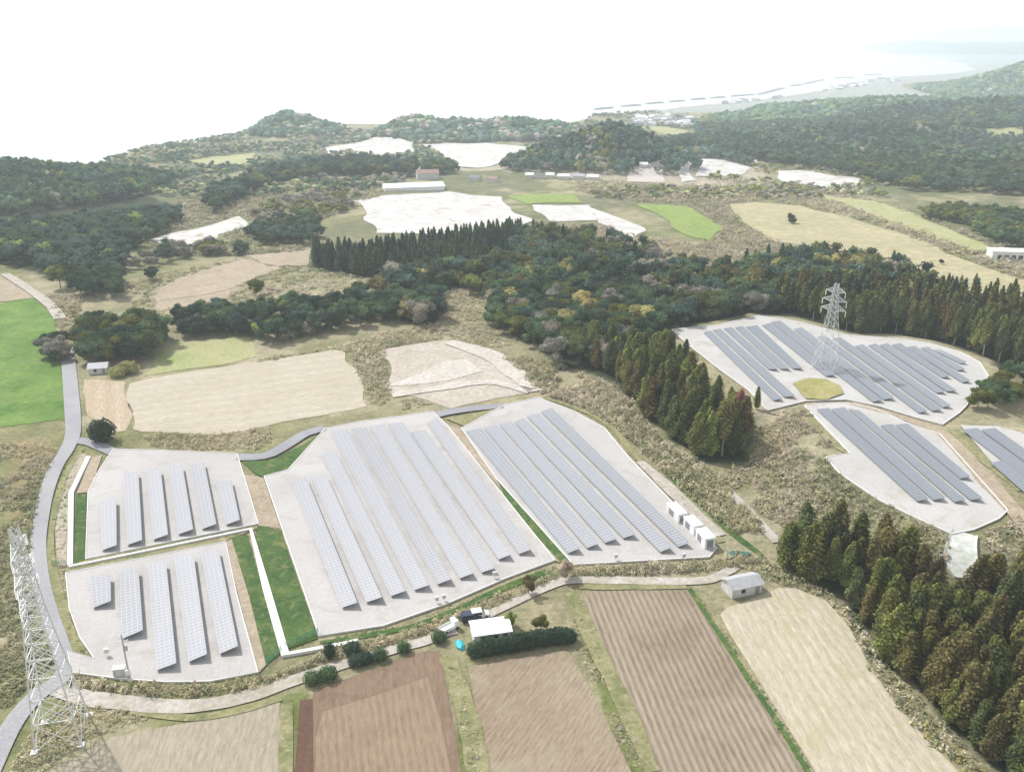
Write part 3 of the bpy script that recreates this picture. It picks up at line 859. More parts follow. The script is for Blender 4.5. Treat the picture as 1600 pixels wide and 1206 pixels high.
ROWS['p4'] = zm([[(85, 222), (155, 207), (622, 773), (565, 796)], [(168, 207), (228, 192), (710, 750), (655, 773)], [(240, 190), (300, 178), (797, 726), (740, 748)],
                 [(312, 178), (358, 160), (885, 706), (825, 726)], [(370, 150), (425, 138), (1055, 768), (1000, 791)], [(437, 130), (490, 114), (1138, 746), (1085, 766)]], 700, 600, 3.016)
a5 = [[(315, 210), (375, 195), (970, 758), (900, 778)], [(390, 190), (458, 180), (1080, 738), (990, 748)], [(482, 177), (552, 167), (935, 512), (860, 518)],
      [(577, 170), (642, 158), (1035, 510), (957, 516)], [(668, 165), (760, 150), (1138, 505), (1062, 513)], [(803, 150), (866, 132), (1415, 560), (1335, 575)]]
b5 = zm([[(872, 125), (960, 115), (2015, 765), (1945, 780)]], 1040, 480, 5.333)
b5 = [[(1203.5, 503.5), (1219, 501), (1378.5, 624), (1364, 628)], [(1240.5, 514.5), (1252, 511), (1397, 621), (1380.5, 624.5)]]
c5 = zm([[(-120, 250), (-60, 235), (795, 862), (722, 880)], [(5, 262), (70, 250), (915, 847), (833, 865)], [(190, 325), (255, 308), (990, 818), (922, 835)], [(300, 318), (365, 303), (942, 700), (872, 715)],
         [(395, 315), (460, 300), (1040, 692), (955, 702)], [(495, 312), (570, 300), (982, 573), (918, 588)], [(620, 335), (690, 322), (1150, 608), (1088, 628)],
         [(735, 338), (800, 330), (1110, 513), (1048, 528)], [(845, 355), (900, 350), (1122, 455), (1070, 470)]], 1300, 480, 5.333)
ROWS['p5'] = zm(a5, 1040, 480, 5.333) + b5 + c5
ROWS['p6'] = zm([[(735, 505), (785, 500), (1203, 878), (1155, 888)], [(795, 505), (852, 497), (1272, 873), (1222, 883)], [(866, 502), (915, 510), (1357, 881), (1310, 891)],
                 [(1000, 572), (1052, 567), (1428, 875), (1377, 883)], [(1065, 570), (1115, 565), (1377, 785), (1335, 793)]], 1000, 450, 2.667)
ROWS['p7'] = zm([[(1342, 590), (1405, 583), (1760, 845), (1690, 855)], [(1420, 590), (1480, 583), (1800, 812), (1750, 830)], [(1462, 728), (1520, 716), (1700, 870), (1640, 885)]], 1000, 450, 2.667)
for kname, z_, mt_, where in (('p1', 0, 'panel', 'upper left pad'), ('p2', 0, 'panel', 'lower left pad'), ('p3', 0, 'panel', 'large central pad'),
                              ('p4', 0, 'panel_mid_glare', 'right central pad'), ('p5', ZR, 'panel_low_glare', 'upper right pad'),
                              ('p6', ZR, 'panel_low_glare', 'lower right pad'), ('p7', ZR, 'panel_low_glare', 'far right pad cut by the frame')):
    N_ = len(ROWS[kname])
    for i, q in enumerate(ROWS[kname]):
        od = 'rightmost' if i == N_ - 1 else 'leftmost' if i == 0 else ORD[i] + ' from left'
        solar_row(q, z_, M[mt_], '%s row of solar panels on the %s' % (od, where), 'solar panel rows on the ' + where,
                  yhi=1.65 if not z_ else 1.5)

# ------------------------------------------------------------------ steel pylons
def pylon(name, x, y, z, rz, Ht, base, label):
    root = empty(name, (x, y, z), rz, label, 'pylon', None)
    r0 = base / 2; legs_top = Ht * 0.97
    wst = 0.62 * Ht
    def hw(h):
        return r0 + (1.25 - r0) * h / wst if h < wst else 1.25 + (0.5 - 1.25) * (h - wst) / (Ht - wst)
    lv = [0]
    while lv[-1] < Ht - 1.5:
        lv.append(lv[-1] + max(1.7, hw(lv[-1]) * 1.45))
    lv[-1] = Ht
    for sx, sy in ((-1, -1), (1, -1), (1, 1), (-1, 1)):
        lb = MB()
        for a, b in zip(lv[:-1], lv[1:]):
            lb.bar((sx * hw(a), sy * hw(a), a - (0.3 if a == 0 else 0)), (sx * hw(b), sy * hw(b), b), 0.0036 * Ht * (1 - 0.45 * a / Ht))
        lg = lb.build('leg', M['steel'], root)
        MB().box(sx * r0 - 0.5, sy * r0 - 0.5, -0.6, sx * r0 + 0.5, sy * r0 + 0.5, 0.25).build('concrete_footing', M['concrete'], lg)
    br = MB()
    cs = [(-1, -1), (1, -1), (1, 1), (-1, 1)]
    for j, (a, b) in enumerate(zip(lv[:-1], lv[1:])):
        for k in range(4):
            p, q = cs[k], cs[(k + 1) % 4]
            wa, wb = hw(a), hw(b); m_ = (a + b) / 2; wm = (wa + wb) / 2
            br.bar((p[0] * wa, p[1] * wa, a), (q[0] * wb, q[1] * wb, b), 0.0019 * Ht)
            br.bar((q[0] * wa, q[1] * wa, a), (p[0] * wb, p[1] * wb, b), 0.0019 * Ht)
            if j: br.bar((p[0] * wa, p[1] * wa, a), (q[0] * wa, q[1] * wa, a), 0.0019 * Ht)
            if wa > 2:
                mx, my = (p[0] + q[0]) / 2, (p[1] + q[1]) / 2
                br.bar((p[0] * wm, p[1] * wm, m_), (mx * wm, my * wm, a), 0.0014 * Ht); br.bar((q[0] * wm, q[1] * wm, m_), (mx * wm, my * wm, a), 0.0014 * Ht)
    br.build('lattice_bracing', M['steel'], root)
    for h, L in ((0.7 * Ht, 0.1 * Ht), (0.8 * Ht, 0.105 * Ht), (0.9 * Ht, 0.085 * Ht)):
        for s in (-1, 1):
            ar = MB(); w_ = hw(h); w2 = hw(h + 1.2)
            tip = (s * (w_ + L), 0, h + 0.35)
            for e in (-1, 1):
                ar.bar((s * w_, e * w_, h), tip, 0.07); ar.bar((s * w2, e * w2, h + 1.5), tip, 0.06)
            for t in (0.25, 0.5, 0.75):
                pa = [Vector((s * w_, e * w_, h)).lerp(Vector(tip), t) for e in (-1, 1)]
                pb = [Vector((s * w2, e * w2, h + 1.5)).lerp(Vector(tip), t) for e in (-1, 1)]
                ar.bar(pa[0], pa[1], 0.05); ar.bar(pb[0], pb[1], 0.05); ar.bar(pa[0], pb[0], 0.05); ar.bar(pa[1], pb[1], 0.05)
            arm = ar.build('cross_arm', M['steel'], root)
            iz = MB()
            for t in range(7): iz.bar((tip[0], 0, tip[2] - 0.25 * t - 0.1), (tip[0], 0, tip[2] - 0.25 * t - 0.22), 0.16, 0.1, 6)
            iz.bar((tip[0], 0, tip[2]), (tip[0], 0, tip[2] - 1.9), 0.04)
            iz.build('insulator_string', M['white'], arm)
    return root


g = G([(98, 1146)])[0]
pylon('transmission_tower', g[0], g[1], g[2], math.radians(104), 36.5, 6.5, 'tall white steel lattice pylon at the left edge beside the curving road')
x_, y_ = on_z(1289, 578, ZR)
pylon('transmission_tower', float(x_), float(y_), ZR, math.radians(135), 27.5, 6.6, 'white steel lattice pylon standing among the blue grey solar rows')

# ------------------------------------------------------------------ trees
def cards(pos, nrm, size, rng, tilt=0.5):
    n_ = len(pos)
    nr_ = nrm + rng.normal(0, tilt, (n_, 3)); nr_ /= np.linalg.norm(nr_, axis=1)[:, None] + 1e-9
    t = rng.normal(0, 1, (n_, 3)); t -= (t * nr_).sum(1)[:, None] * nr_; t /= np.linalg.norm(t, axis=1)[:, None] + 1e-9
    b_ = np.cross(nr_, t)
    s = size[:, None] * 0.5
    k1 = rng.uniform(0.6, 1.2, (n_, 1)); k2 = rng.uniform(0.6, 1.2, (n_, 1))
    V = np.stack([pos - t * s * k1, pos - b_ * s * k2, pos + t * s, pos + b_ * s * k1], 1)
    V = V + nr_[:, None, :] * (size[:, None, None] * rng.uniform(-0.15, 0.15, (n_, 4, 1)))
    F = np.arange(n_ * 4).reshape(n_, 4)
    return V.reshape(-1, 3), F


def ico(sub):
    import bmesh
    bm = bmesh.new(); bmesh.ops.create_icosphere(bm, subdivisions=sub, radius=1.0)
    V = np.array([v.co[:] for v in bm.verts]); F = np.array([[v.index for v in f.verts] for f in bm.faces]); bm.free()
    return V, F


ICO1, ICO1F = ico(1); ICO2, ICO2F = ico(2)


def conifer(seed, n_=1000, R=0.2, low=0.16, shape=0.75):
    """crown of unit height"""
    rng = np.random.default_rng(seed)
    t = low + (1 - low) * rng.random(n_ * 3) ** 1.15
    prof = R * np.clip((1 - t) / (1 - low), 0, 1) ** shape * (0.55 + 0.45 * sstep(low, low + 0.22, t))
    keep = rng.random(n_ * 3) < prof / R + 0.12; t = t[keep][:n_]; prof = prof[keep][:n_]; m_ = len(t)
    an = rng.random(m_) * 2 * math.pi
    # boughs: whorls that bulge out
    lob = 0.8 + 0.3 * np.sin(an * 5 + t * 31 + seed) * np.sin(t * 43 + an * 2) + 0.12 * np.sin(an * 3 + seed * 2)
    rad = prof * lob * rng.uniform(0.72, 1.05, m_) + 0.006
    lean = 0.02 * np.sin(seed)
    pos = np.stack([rad * np.cos(an) + lean * t, rad * np.sin(an), t - rad * 0.12], 1)
    nr_ = np.stack([np.cos(an), np.sin(an), np.full(m_, 0.55)], 1)
    V, F = cards(pos, nr_, rng.uniform(0.022, 0.046, m_) * (1 if n_ > 600 else 1.7), rng, 0.5)
    lum = np.repeat(0.55 + 0.8 * (lob - 0.6) / 0.6 + rng.uniform(-0.25, 0.3, m_), 4)  # shade put into the leaf colour: hollows between boughs darker, bulges lighter
    # inner core, its shade put into a darker colour
    k_ = len(V); nn = 9; tt = np.linspace(low + 0.03, 0.96, 8); C = []
    for q in tt:
        r_ = R * np.clip((1 - q) / (1 - low), 0, 1) ** shape * 0.66 * (0.6 + 0.4 * sstep(low, low + 0.2, q))
        for j in range(nn):
            a = 2 * math.pi * j / nn; C.append((r_ * math.cos(a) * rng.uniform(0.8, 1.1) + lean * q, r_ * math.sin(a) * rng.uniform(0.8, 1.1), q))
    F2 = [(k_ + i * nn + j, k_ + i * nn + (j + 1) % nn, k_ + (i + 1) * nn + (j + 1) % nn, k_ + (i + 1) * nn + j) for i in range(7) for j in range(nn)]
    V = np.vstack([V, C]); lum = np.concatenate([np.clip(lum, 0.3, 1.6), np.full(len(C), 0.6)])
    return V, np.vstack([F, F2]), lum


def broadleaf(seed, n_=1100, flat=0.8, nl=11, low=0.2):
    rng = np.random.default_rng(seed)
    lobes = [(0, 0, 0.58, 0.3)]
    for i in range(nl):
        a = rng.random() * 6.283; r_ = 0.16 + 0.2 * rng.random(); zc = rng.uniform(low + 0.15, 0.82)
        r_ *= 1.15 - 0.5 * abs(zc - 0.5)
        lobes.append((r_ * math.cos(a), r_ * math.sin(a), zc, rng.uniform(0.13, 0.21)))
    L = np.array(lobes)
    w_ = L[:, 3] ** 2; idx = rng.choice(len(L), n_, p=w_ / w_.sum())
    d = rng.normal(0, 1, (n_, 3)); d[:, 2] = np.where(rng.random(n_) < 0.7, np.abs(d[:, 2]), d[:, 2]); d /= np.linalg.norm(d, axis=1)[:, None]
    rr_ = L[idx, 3] * rng.uniform(0.78, 1.08, n_)
    pos = L[idx, :3] + d * rr_[:, None] * np.array([1, 1, flat])
    V, F = cards(pos, d, rng.uniform(0.032, 0.062, n_) * (1 if n_ > 500 else 1.8), rng, 0.55)
    ll = rng.uniform(0.7, 1.35, len(L))
    lum = np.repeat(ll[idx] * rng.uniform(0.75, 1.25, n_), 4)
    for (x, y, z_, r_), l_ in zip(lobes, ll):
        k_ = len(V); jit = rng.uniform(0.72, 0.92, (len(ICO1), 1))
        V = np.vstack([V, ICO1 * r_ * jit * [1, 1, flat] + [x, y, z_]])
        lum = np.concatenate([lum, np.full(len(ICO1), l_ * 0.75)])  # lobe cores darker, inner shade put into the colour
        F = [F] if not isinstance(F, list) else F
        F.append(ICO1F + k_)
    return V, F, lum


def lum_col(l): return np.repeat(np.asarray(l)[:, None], 3, 1)


def crown_mesh(nm, T):
    V, F, l = T
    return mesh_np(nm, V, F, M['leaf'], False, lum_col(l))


def trunk_mesh(nm, mat, r=0.014, top=0.8, limbs=5, seed=0, bare=False):
    rng = random.Random(seed); b = MB()
    b.bar((0, 0, -0.03), (0.005, 0, top * 0.5), r, r * 0.7, 6).bar((0.005, 0, top * 0.5), (0, 0, top), r * 0.7, r * 0.2, 6)
    for i in range(limbs):
        h = rng.uniform(0.22, 0.7) * top; a = rng.random() * 6.28; L = rng.uniform(0.12, 0.28)
        e = Vector((L * math.cos(a), L * math.sin(a), h + L * 0.7))
        b.bar((0, 0, h), e, r * 0.4, r * 0.12, 4)
        if bare:
            for _ in range(4):
                a2 = a + rng.uniform(-1, 1); e2 = e + Vector((0.12 * math.cos(a2), 0.12 * math.sin(a2), rng.uniform(0.03, 0.14)))
                s_ = Vector((0, 0, h)).lerp(e, rng.uniform(0.4, 1)); b.bar(s_, e2, r * 0.15, r * 0.05, 3)
    return b.me(nm, mat)


CON = [crown_mesh('cedar_crown', conifer(s, 2000, R, lo, sh)) for s, R, lo, sh in ((1, 0.19, 0.1, 0.48), (2, 0.215, 0.1, 0.42), (3, 0.18, 0.14, 0.45), (4, 0.205, 0.1, 0.38), (5, 0.2, 0.08, 0.52), (6, 0.19, 0.1, 0.4))]
CONHI = [crown_mesh('high_cedar_crown', conifer(s, 1100, R, lo, 0.5)) for s, R, lo in ((11, 0.19, 0.3), (12, 0.17, 0.24), (13, 0.2, 0.36))]
BRO = [crown_mesh('leafy_crown', broadleaf(s, 1900, f, nl_, 0.08)) for s, f, nl_ in ((21, 0.85, 14), (22, 0.8, 12), (23, 0.9, 16), (24, 0.8, 15), (25, 0.9, 13), (26, 0.85, 15))]


def dome(seed, n_=900):
    rng = np.random.default_rng(seed)
    d = rng.normal(0, 1, (n_, 3)); d /= np.linalg.norm(d, axis=1)[:, None]
    bump_ = 1 + 0.16 * np.sin(d[:, 0] * 5 + seed) * np.sin(d[:, 1] * 5 + 1) * np.cos(d[:, 2] * 4) + rng.normal(0, 0.04, n_)
    pos = d * (0.5 * bump_[:, None]) * [1, 1, 0.92] + [0, 0, 0.44]
    V, F = cards(pos, d, rng.uniform(0.05, 0.11, n_), rng, 0.5)
    l = np.repeat(0.95 + 1.6 * (bump_ - 1) + rng.uniform(-0.25, 0.25, n_), 4)  # hollows darker and bulges lighter, shading put into the leaf colour
    k_ = len(V); V = np.vstack([V, ICO2 * 0.42 + [0, 0, 0.44]]); l = np.concatenate([l, np.full(len(ICO2), 0.7)])  # core darker, inner shade put into the colour
    return V, [F, ICO2F + k_], l


BUSH = [crown_mesh('bush_crown', dome(s)) for s in (31, 32, 33)]
SPARSE = [crown_mesh('sparse_crown', (lambda T: T)(broadleaf(s, 700, 0.8, 12))) for s in (41, 42)]
TR_C = [trunk_mesh('cedar_trunk', M['bark'], 0.014, 0.85, 3, s) for s in (1, 2)]
TR_P = [trunk_mesh('pale_trunk', M['palebark'], 0.013, 0.85, 3, s) for s in (3, 4)]
TR_B = [trunk_mesh('forked_trunk', M['bark'], 0.022, 0.6, 6, s) for s in (5, 6)]

TINT = {'sunny': (0.15, 0.17, 0.05), 'cedar': (0.085, 0.1, 0.038), 'brown': (0.115, 0.1, 0.04), 'olive': (0.12, 0.13, 0.038), 'dark': (0.04, 0.065, 0.04), 'green': (0.07, 0.105, 0.05), 'grey': (0.19, 0.175, 0.14),  # sunny: bright sunlit tops put into the tint of the whole crown
        'yellow': (0.26, 0.24, 0.1), 'red': (0.22, 0.09, 0.075), 'lime': (0.17, 0.21, 0.06), 'blue': (0.058, 0.09, 0.068)}

TINT.update({'straw': (0.38, 0.34, 0.24), 'straw2': (0.33, 0.29, 0.19), 'weed': (0.24, 0.235, 0.14), 'twig': (0.29, 0.25, 0.19), 'moss': (0.18, 0.18, 0.105)})


def tint(k, v=0.18):
    c = tuple(q * (1.6 if k in ('brown', 'olive', 'cedar') else 1.75) for q in TINT[k]); m_ = random.uniform(1 - v, 1 + v)
    return tuple(c[i] * m_ * random.uniform(0.94, 1.06) for i in range(3)) + (1,)


GROUPED = {}


def tree(kind, x, y, ht, wd, tn, label, group, name=None, z=None):
    z = H1(x, y) if z is None else z
    nm = name or {'con': 'cedar_tree', 'hi': 'cedar_tree', 'bro': 'broadleaf_tree', 'bush': 'shrub'}[kind]
    cr = {'con': CON, 'hi': CONHI, 'bro': BRO, 'bush': BUSH}[kind]
    tk = {'con': TR_C, 'hi': TR_P, 'bro': TR_B, 'bush': TR_B}[kind]
    root = empty(nm, (x, y, z - 0.1), random.random() * 6.28, label, 'shrub' if kind == 'bush' and name != 'broadleaf_tree' else 'tree', group)
    if group: GROUPED.setdefault(group, []).append((root, tn, ht))
    c = link('crown', random.choice(cr), root, None, 0, (ht * wd, ht * wd, ht)); c.color = tint(tn)
    if kind != 'bush': link('trunk', random.choice(tk), root, None, 0, ht)
    else: link('stem', random.choice(tk), root, None, 0, ht * 0.9)
    return root


def scatter(pts, sp, n_max=None, px=True, jit=1.0, seed=1, avoid=None, fields=True):
    """dart throwing inside a polygon, nearest spots first"""
    W = G(pts)[:, :2] if px else np.array(pts, float)
    rng = np.random.default_rng(seed)
    x0, y0 = W.min(0); x1, y1 = W.max(0)
    nx, ny = int((x1 - x0) / sp) + 2, int((y1 - y0) / sp) + 2
    a, b = np.meshgrid(np.arange(nx), np.arange(ny))
    x = x0 + (a + 0.5 * (b % 2)) * sp + rng.uniform(-0.38, 0.38, a.shape) * sp * jit
    y = y0 + b * sp + rng.uniform(-0.38, 0.38, a.shape) * sp * jit
    x = x.ravel(); y = y.ravel(); m_ = inside(W, x, y); x, y = x[m_], y[m_]
    for q in (AVOID if fields else []) + list(avoid or []):
        m_ = ~inside(q, x, y); x, y = x[m_], y[m_]
    o = np.argsort(np.hypot(x, y)); x, y = x[o], y[o]
    if n_max: x, y = x[:n_max], y[:n_max]
    return np.stack([x, y], 1)


def seen(p, top=14, margin=40):
    """does a tree at p (n,2) fall near the frame"""
    z = H(p[:, 0], p[:, 1]) + top * 0.5 - CAMZ
    f = p[:, 1] * CP - z * SP; u = p[:, 0] / f * FPX + 800; v = 603 - (p[:, 1] * SP + z * CP) / f * FPX
    return (u > -margin) & (u < 1600 + margin) & (v < 1206 + 90)


def pick(ws):
    r = random.random() * sum(w_ for _, w_ in ws)
    for k_, w_ in ws:
        r -= w_
        if r <= 0: return k_
    return ws[0][0]


n_con = n_bro = 0
# cedars at the lower right
p = scatter(F_RIGHT, 3.9, seed=3); p = p[seen(p, 16)]
for x, y in p[:150]:
    ht = random.uniform(8.5, 13.5)
    tree('con', x, y, ht, random.uniform(1.05, 1.45), pick([('cedar', 3), ('brown', 4), ('olive', 5)]), 'cedar in the lower right grove', 'cedars in the lower right grove'); n_con += 1
rest_right = p[150:]
# cedar belt in the middle
p = scatter(F_BELT, 4.6, seed=4); p = p[seen(p)]
for x, y in p[:110]:
    ht = random.uniform(9.5, 13.5)
    tree('con', x, y, ht, random.uniform(1.0, 1.4), pick([('cedar', 5), ('brown', 1.5), ('olive', 3), ('sunny', 4)]), 'cedar in the diagonal belt', 'cedars in the diagonal middle belt'); n_con += 1
for q in [(1150, 690), (1143, 706), (1160, 700), (1128, 712)]:
    g = G([q])[0]
    tree('hi', g[0], g[1], 15, 1.1, 'red' if q[0] == 1150 else 'brown', 'reddish withered cedar at the lower end of the diagonal belt' if q[0] == 1150 else 'bare stemmed cedar at the belt tip', None if q[0] == 1150 else 'bare stemmed cedars at the belt tip')
# cedars behind the upper right pad
p = scatter(F_BACK, 4.6, seed=5); p = p[seen(p)]
print('belts', len(rest_right), len(p))
for x, y in p[:95]:
    ht = random.uniform(13, 16.5)
    tree('hi' if random.random() < 0.6 else 'con', x, y, ht * random.uniform(0.8, 1.0), random.uniform(1.0, 1.3), pick([('cedar', 4), ('brown', 2), ('olive', 3)]), 'cedar behind the upper right pad', 'cedars behind the upper right pad')
rest_back = p[95:]

# broadleaf trees, left and middle
GRP = [
    ([(128, 566), (165, 570), (205, 572), (240, 560), (250, 525), (200, 512), (150, 512), (128, 540)], 4.2, 40, (8, 12), [('dark', 3), ('cedar', 3), ('olive', 2), ('green', 2)], 'tree in the clump by the shed', 'trees in the clump by the shed'),
    ([(70, 556), (84, 574), (102, 572), (104, 548), (92, 530), (80, 536)], 3.6, 9, (5, 8), [('grey', 3), ('dark', 2)], 'tree at the bright green crop corner', 'trees at the crop field corner'),
    ([(268, 530), (392, 530), (404, 542), (480, 526), (602, 502), (612, 480), (565, 470), (500, 482), (400, 492), (300, 502), (256, 506)], 6.0, 85, (6.5, 9.5), [('dark', 5), ('green', 4), ('blue', 2), ('lime', 0.5)], 'tree in the row above the tan field', 'dark trees above the tan field'),
    ([(85, 425), (185, 440), (190, 470), (120, 468), (80, 440)], 7, 14, (8, 11), [('green', 3), ('olive', 3), ('dark', 2)], 'tree above the shed clump', 'trees above the shed clump'),
    ([(1510, 640), (1530, 615), (1570, 590), (1610, 590), (1640, 640), (1600, 630), (1540, 650)], 5.0, 26, (4.5, 7), [('green', 3), ('cedar', 3), ('olive', 2)], 'bushy tree at the right edge', 'bushy trees at the right edge'),
]
for pl, sp, mx, hr, ws, lb, gp in GRP:
    for x, y in scatter(pl, sp, mx, seed=len(lb), fields=False):
        tree('bro', x, y, random.uniform(*hr), random.uniform(0.9, 1.25), pick(ws), lb, gp); n_bro += 1
# mixed wood in the middle: the front as single trees, the rest in one mass
mid = np.vstack([scatter(F_CENTRE, 6.6, seed=8), scatter(F_MID, 6.8, seed=9)])
mid = mid[seen(mid)]; mid = mid[np.argsort(np.hypot(mid[:, 0], mid[:, 1]))]
print('mid', len(mid), n_bro)
nmid = 290 - n_bro
WSM = [('dark', 3), ('green', 5), ('blue', 3), ('grey', 1.5), ('olive', 2), ('yellow', 0.5), ('cedar', 2)]
for x, y in mid[:nmid]:
    tree('bro', x, y, random.uniform(8, 11.5), random.uniform(0.9, 1.2), pick(WSM), 'round tree in the mixed wood', 'trees of the mixed wood')
rest_mid = mid[nmid:]

# single trees and shrubs -------------------------------------------
for (px, py), ht, wd, tn, kind, lb in [
    ((161, 688), 6.6, 1.0, 'dark', 'bush', 'lone dark green tree beside the bend in the road at the upper left pad'),
    ((1235, 350), 7.0, 1.0, 'dark', 'bro', 'lone dark tree standing in the far brown meadow'),
    ((1470, 414), 3.0, 1.0, 'dark', 'bro', 'tiny dark tree low in the far brown meadow'),
    ((882, 903), 4.6, 0.8, 'twig', 'bro', 'thin twiggy brown tree at the road corner above the ridged field'),
    ((826, 928), 4.4, 0.7, 'brown', 'bro', 'slim rusty leaved tree beside the dirt path'),
    ((845, 985), 3.6, 1.0, 'olive', 'bro', 'olive round tree behind the dark hedge'),
    ((796, 978), 3.2, 0.8, 'lime', 'bro', 'yellow green bush at the corner of the white roof'),
    ((686, 1001), 2.2, 1.2, 'green', 'bush', 'clipped round green shrub left of the parked truck'),
    ((488, 1066), 2.4, 1.2, 'green', 'bush', 'leftmost clipped round shrub below the dirt path'),
    ((513, 1059), 2.4, 1.3, 'green', 'bush', 'second clipped shrub below the dirt path'),
    ((556, 1038), 2.2, 1.2, 'dark', 'bush', 'left half of the low double shrub beside the path'),
    ((572, 1034), 2.2, 1.2, 'dark', 'bush', 'right half of the low double shrub beside the path'),
    ((594, 1029), 2.4, 1.1, 'green', 'bush', 'rounded shrub just right of the double shrub'),
    ((631, 1017), 2.2, 1.1, 'green', 'bush', 'small rounded shrub alone before the clipped one near the truck'),
    ((551, 1020), 2.6, 1.1, 'dark', 'bush', 'dark shrub above the path below the drain'),
    ((516, 1026), 3.2, 0.6, 'dark', 'bush', 'upright narrow dark shrub above the path'),
    ((200, 582), 4.0, 1.6, 'yellow', 'bush', 'pale yellow green bamboo bush right of the small shed'),
    ((184, 588), 3.6, 1.4, 'yellow', 'bush', 'lower pale bamboo bush against the small shed'),
    ((450, 530), 5.0, 1.3, 'grey', 'bush', 'bare grey twiggy bush below the dark tree row'),
    ((480, 522), 5.0, 1.4, 'grey', 'bush', 'bigger grey twiggy bush below the dark tree row'),
    ((240, 438), 6.5, 1.2, 'dark', 'bro', 'dark tree standing alone in the tan terraces'),
    ((400, 460), 8.0, 0.9, 'olive', 'bro', 'light olive tree rising behind the dark tree row'),
    ((1182, 640), 7, 1.0, 'olive', 'con', 'small cedar nearest the lower left corner of the upper right pad'),
]:
    g = G([(px, py)])[0]
    tree(kind, g[0], g[1], ht, wd, tn, lb, None, 'broadleaf_tree' if lb.startswith('lone dark green tree') else None)
# hedge behind the white roofed shed
gA, gB = G([(740, 1024), (890, 1000)])
for i in range(26):
    t = i / 25; x = gA[0] + (gB[0] - gA[0]) * t + random.uniform(-0.25, 0.25); y = gA[1] + (gB[1] - gA[1]) * t + random.uniform(-0.3, 0.3)
    tree('bush', x, y, random.uniform(2.4, 3.4), random.uniform(0.8, 1.05), 'dark', 'hedge shrub before the white roof', 'hedge shrubs by the white roof', 'hedge_shrub')


# ------------------------------------------------------------------ woods too far or too dense to count
def mass(name, pts, hts, wds, cols, label, cat, lod, mat='canopy'):
    """one object: every canopy a jittered clump with its own colour"""
    rng = np.random.default_rng(len(pts))
    n_ = len(pts)
    if n_ == 0: return
    z = H(pts[:, 0], pts[:, 1])
    if lod == 'ico':
        T, TF = ICO1, ICO1F
        nv = len(T)
        d = T[None] * rng.uniform(0.72, 1.25, (n_, nv, 1))
        an = rng.random(n_) * 6.28; c, s = np.cos(an)[:, None], np.sin(an)[:, None]
        dx = d[..., 0] * c - d[..., 1] * s; dy = d[..., 0] * s + d[..., 1] * c
        V = np.stack([pts[:, 0, None] + dx * wds[:, None] * 0.5, pts[:, 1, None] + dy * wds[:, None] * 0.5,
                      z[:, None] + hts[:, None] * (0.45 + 0.55 * d[..., 2])], -1).reshape(-1, 3)
        F = (TF[None] + (np.arange(n_) * nv)[:, None, None]).reshape(-1, 3)
        C = (cols[:, None, :] * rng.uniform(0.75, 1.25, (n_, nv, 1))).reshape(-1, 3)
    else:
        V = []; F = []; C = []; k_ = 0
        for T in lod:
            pass
        sets = lod; which = rng.integers(0, len(sets), n_)
        Vs, Fs, Cs = [], [], []
        for si, (TV, TF, TL) in enumerate(sets):
            ids = np.where(which == si)[0]
            if not len(ids): continue
            an = rng.random(len(ids)) * 6.28; c, s = np.cos(an)[:, None], np.sin(an)[:, None]
            vx = TV[None, :, 0] * c - TV[None, :, 1] * s; vy = TV[None, :, 0] * s + TV[None, :, 1] * c
            v = np.stack([pts[ids, 0, None] + vx * wds[ids, None], pts[ids, 1, None] + vy * wds[ids, None],
                          z[ids, None] + TV[None, :, 2] * hts[ids, None]], -1)
            TFl = TF if isinstance(TF, list) else [TF]
            for tf in TFl:
                Fs.append((tf[None] + (np.arange(len(ids)) * len(TV))[:, None, None] + k_).reshape(-1, tf.shape[1]))
            Vs.append(v.reshape(-1, 3)); Cs.append((cols[ids, None, :] * TL[None, :, None]).reshape(-1, 3)); k_ += len(ids) * len(TV)
        V = np.vstack(Vs); F = Fs; C = np.vstack(Cs)
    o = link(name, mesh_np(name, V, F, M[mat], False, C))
    o.color = (1, 1, 1, 1)
    return tag(o, label, cat, None, 'stuff')


def colset(n_, ws, v=0.25, seed=0, pts=None):
    rng = np.random.default_rng(seed + n_)
    k_ = np.array([TINT[a] for a, _ in ws]) * 1.6; p_ = np.array([b for _, b in ws], float); p_ /= p_.sum()
    if pts is not None:      # species grow in patches
        q = fbm(pts[:, 0] + seed * 31, pts[:, 1], 30, 3); q = (q - q.min()) / (q.max() - q.min() + 1e-9)
        q = np.clip(q + rng.normal(0, 0.16, n_), 0, 0.999); ix = np.searchsorted(np.cumsum(p_), q).clip(0, len(ws) - 1)
    else: ix = rng.choice(len(ws), n_, p=p_)
    return k_[ix] * rng.uniform(1 - v, 1 + v, (n_, 1))


u = lambda n_, a, b, s=0: np.random.default_rng(n_ + s).uniform(a, b, n_)
LC = [conifer(s, 260, 0.19, 0.12, 0.65) for s in (51, 52, 53)]
LH = [conifer(s, 220, 0.17, 0.4, 0.6) for s in (54, 55)]
LB = [broadleaf(s, 300, 0.85, 7, 0.08) for s in (61, 62, 63)]
LF = [broadleaf(s, 110, 0.85, 4, 0.08) for s in (64, 65, 66)]


def big(l):     # larger leaf clumps for the distant versions
    return l


def wood(name, pl, sp, hr, wr, ws, label, lod, cat='woodland', seed=1, extra=None, mat='leaf', avoid=None, px=True):
    p_ = pl if px is None else scatter(pl, sp, seed=seed, avoid=avoid, px=px)
    if len(p_) == 0: return
    hts = u(len(p_), *hr)
    wds = u(len(p_), *wr, s=3) * (hts if lod != 'ico' else 1)
    return mass(name, p_, hts, wds, colset(len(p_), ws, 0.22, seed, p_), label, cat, lod, mat)


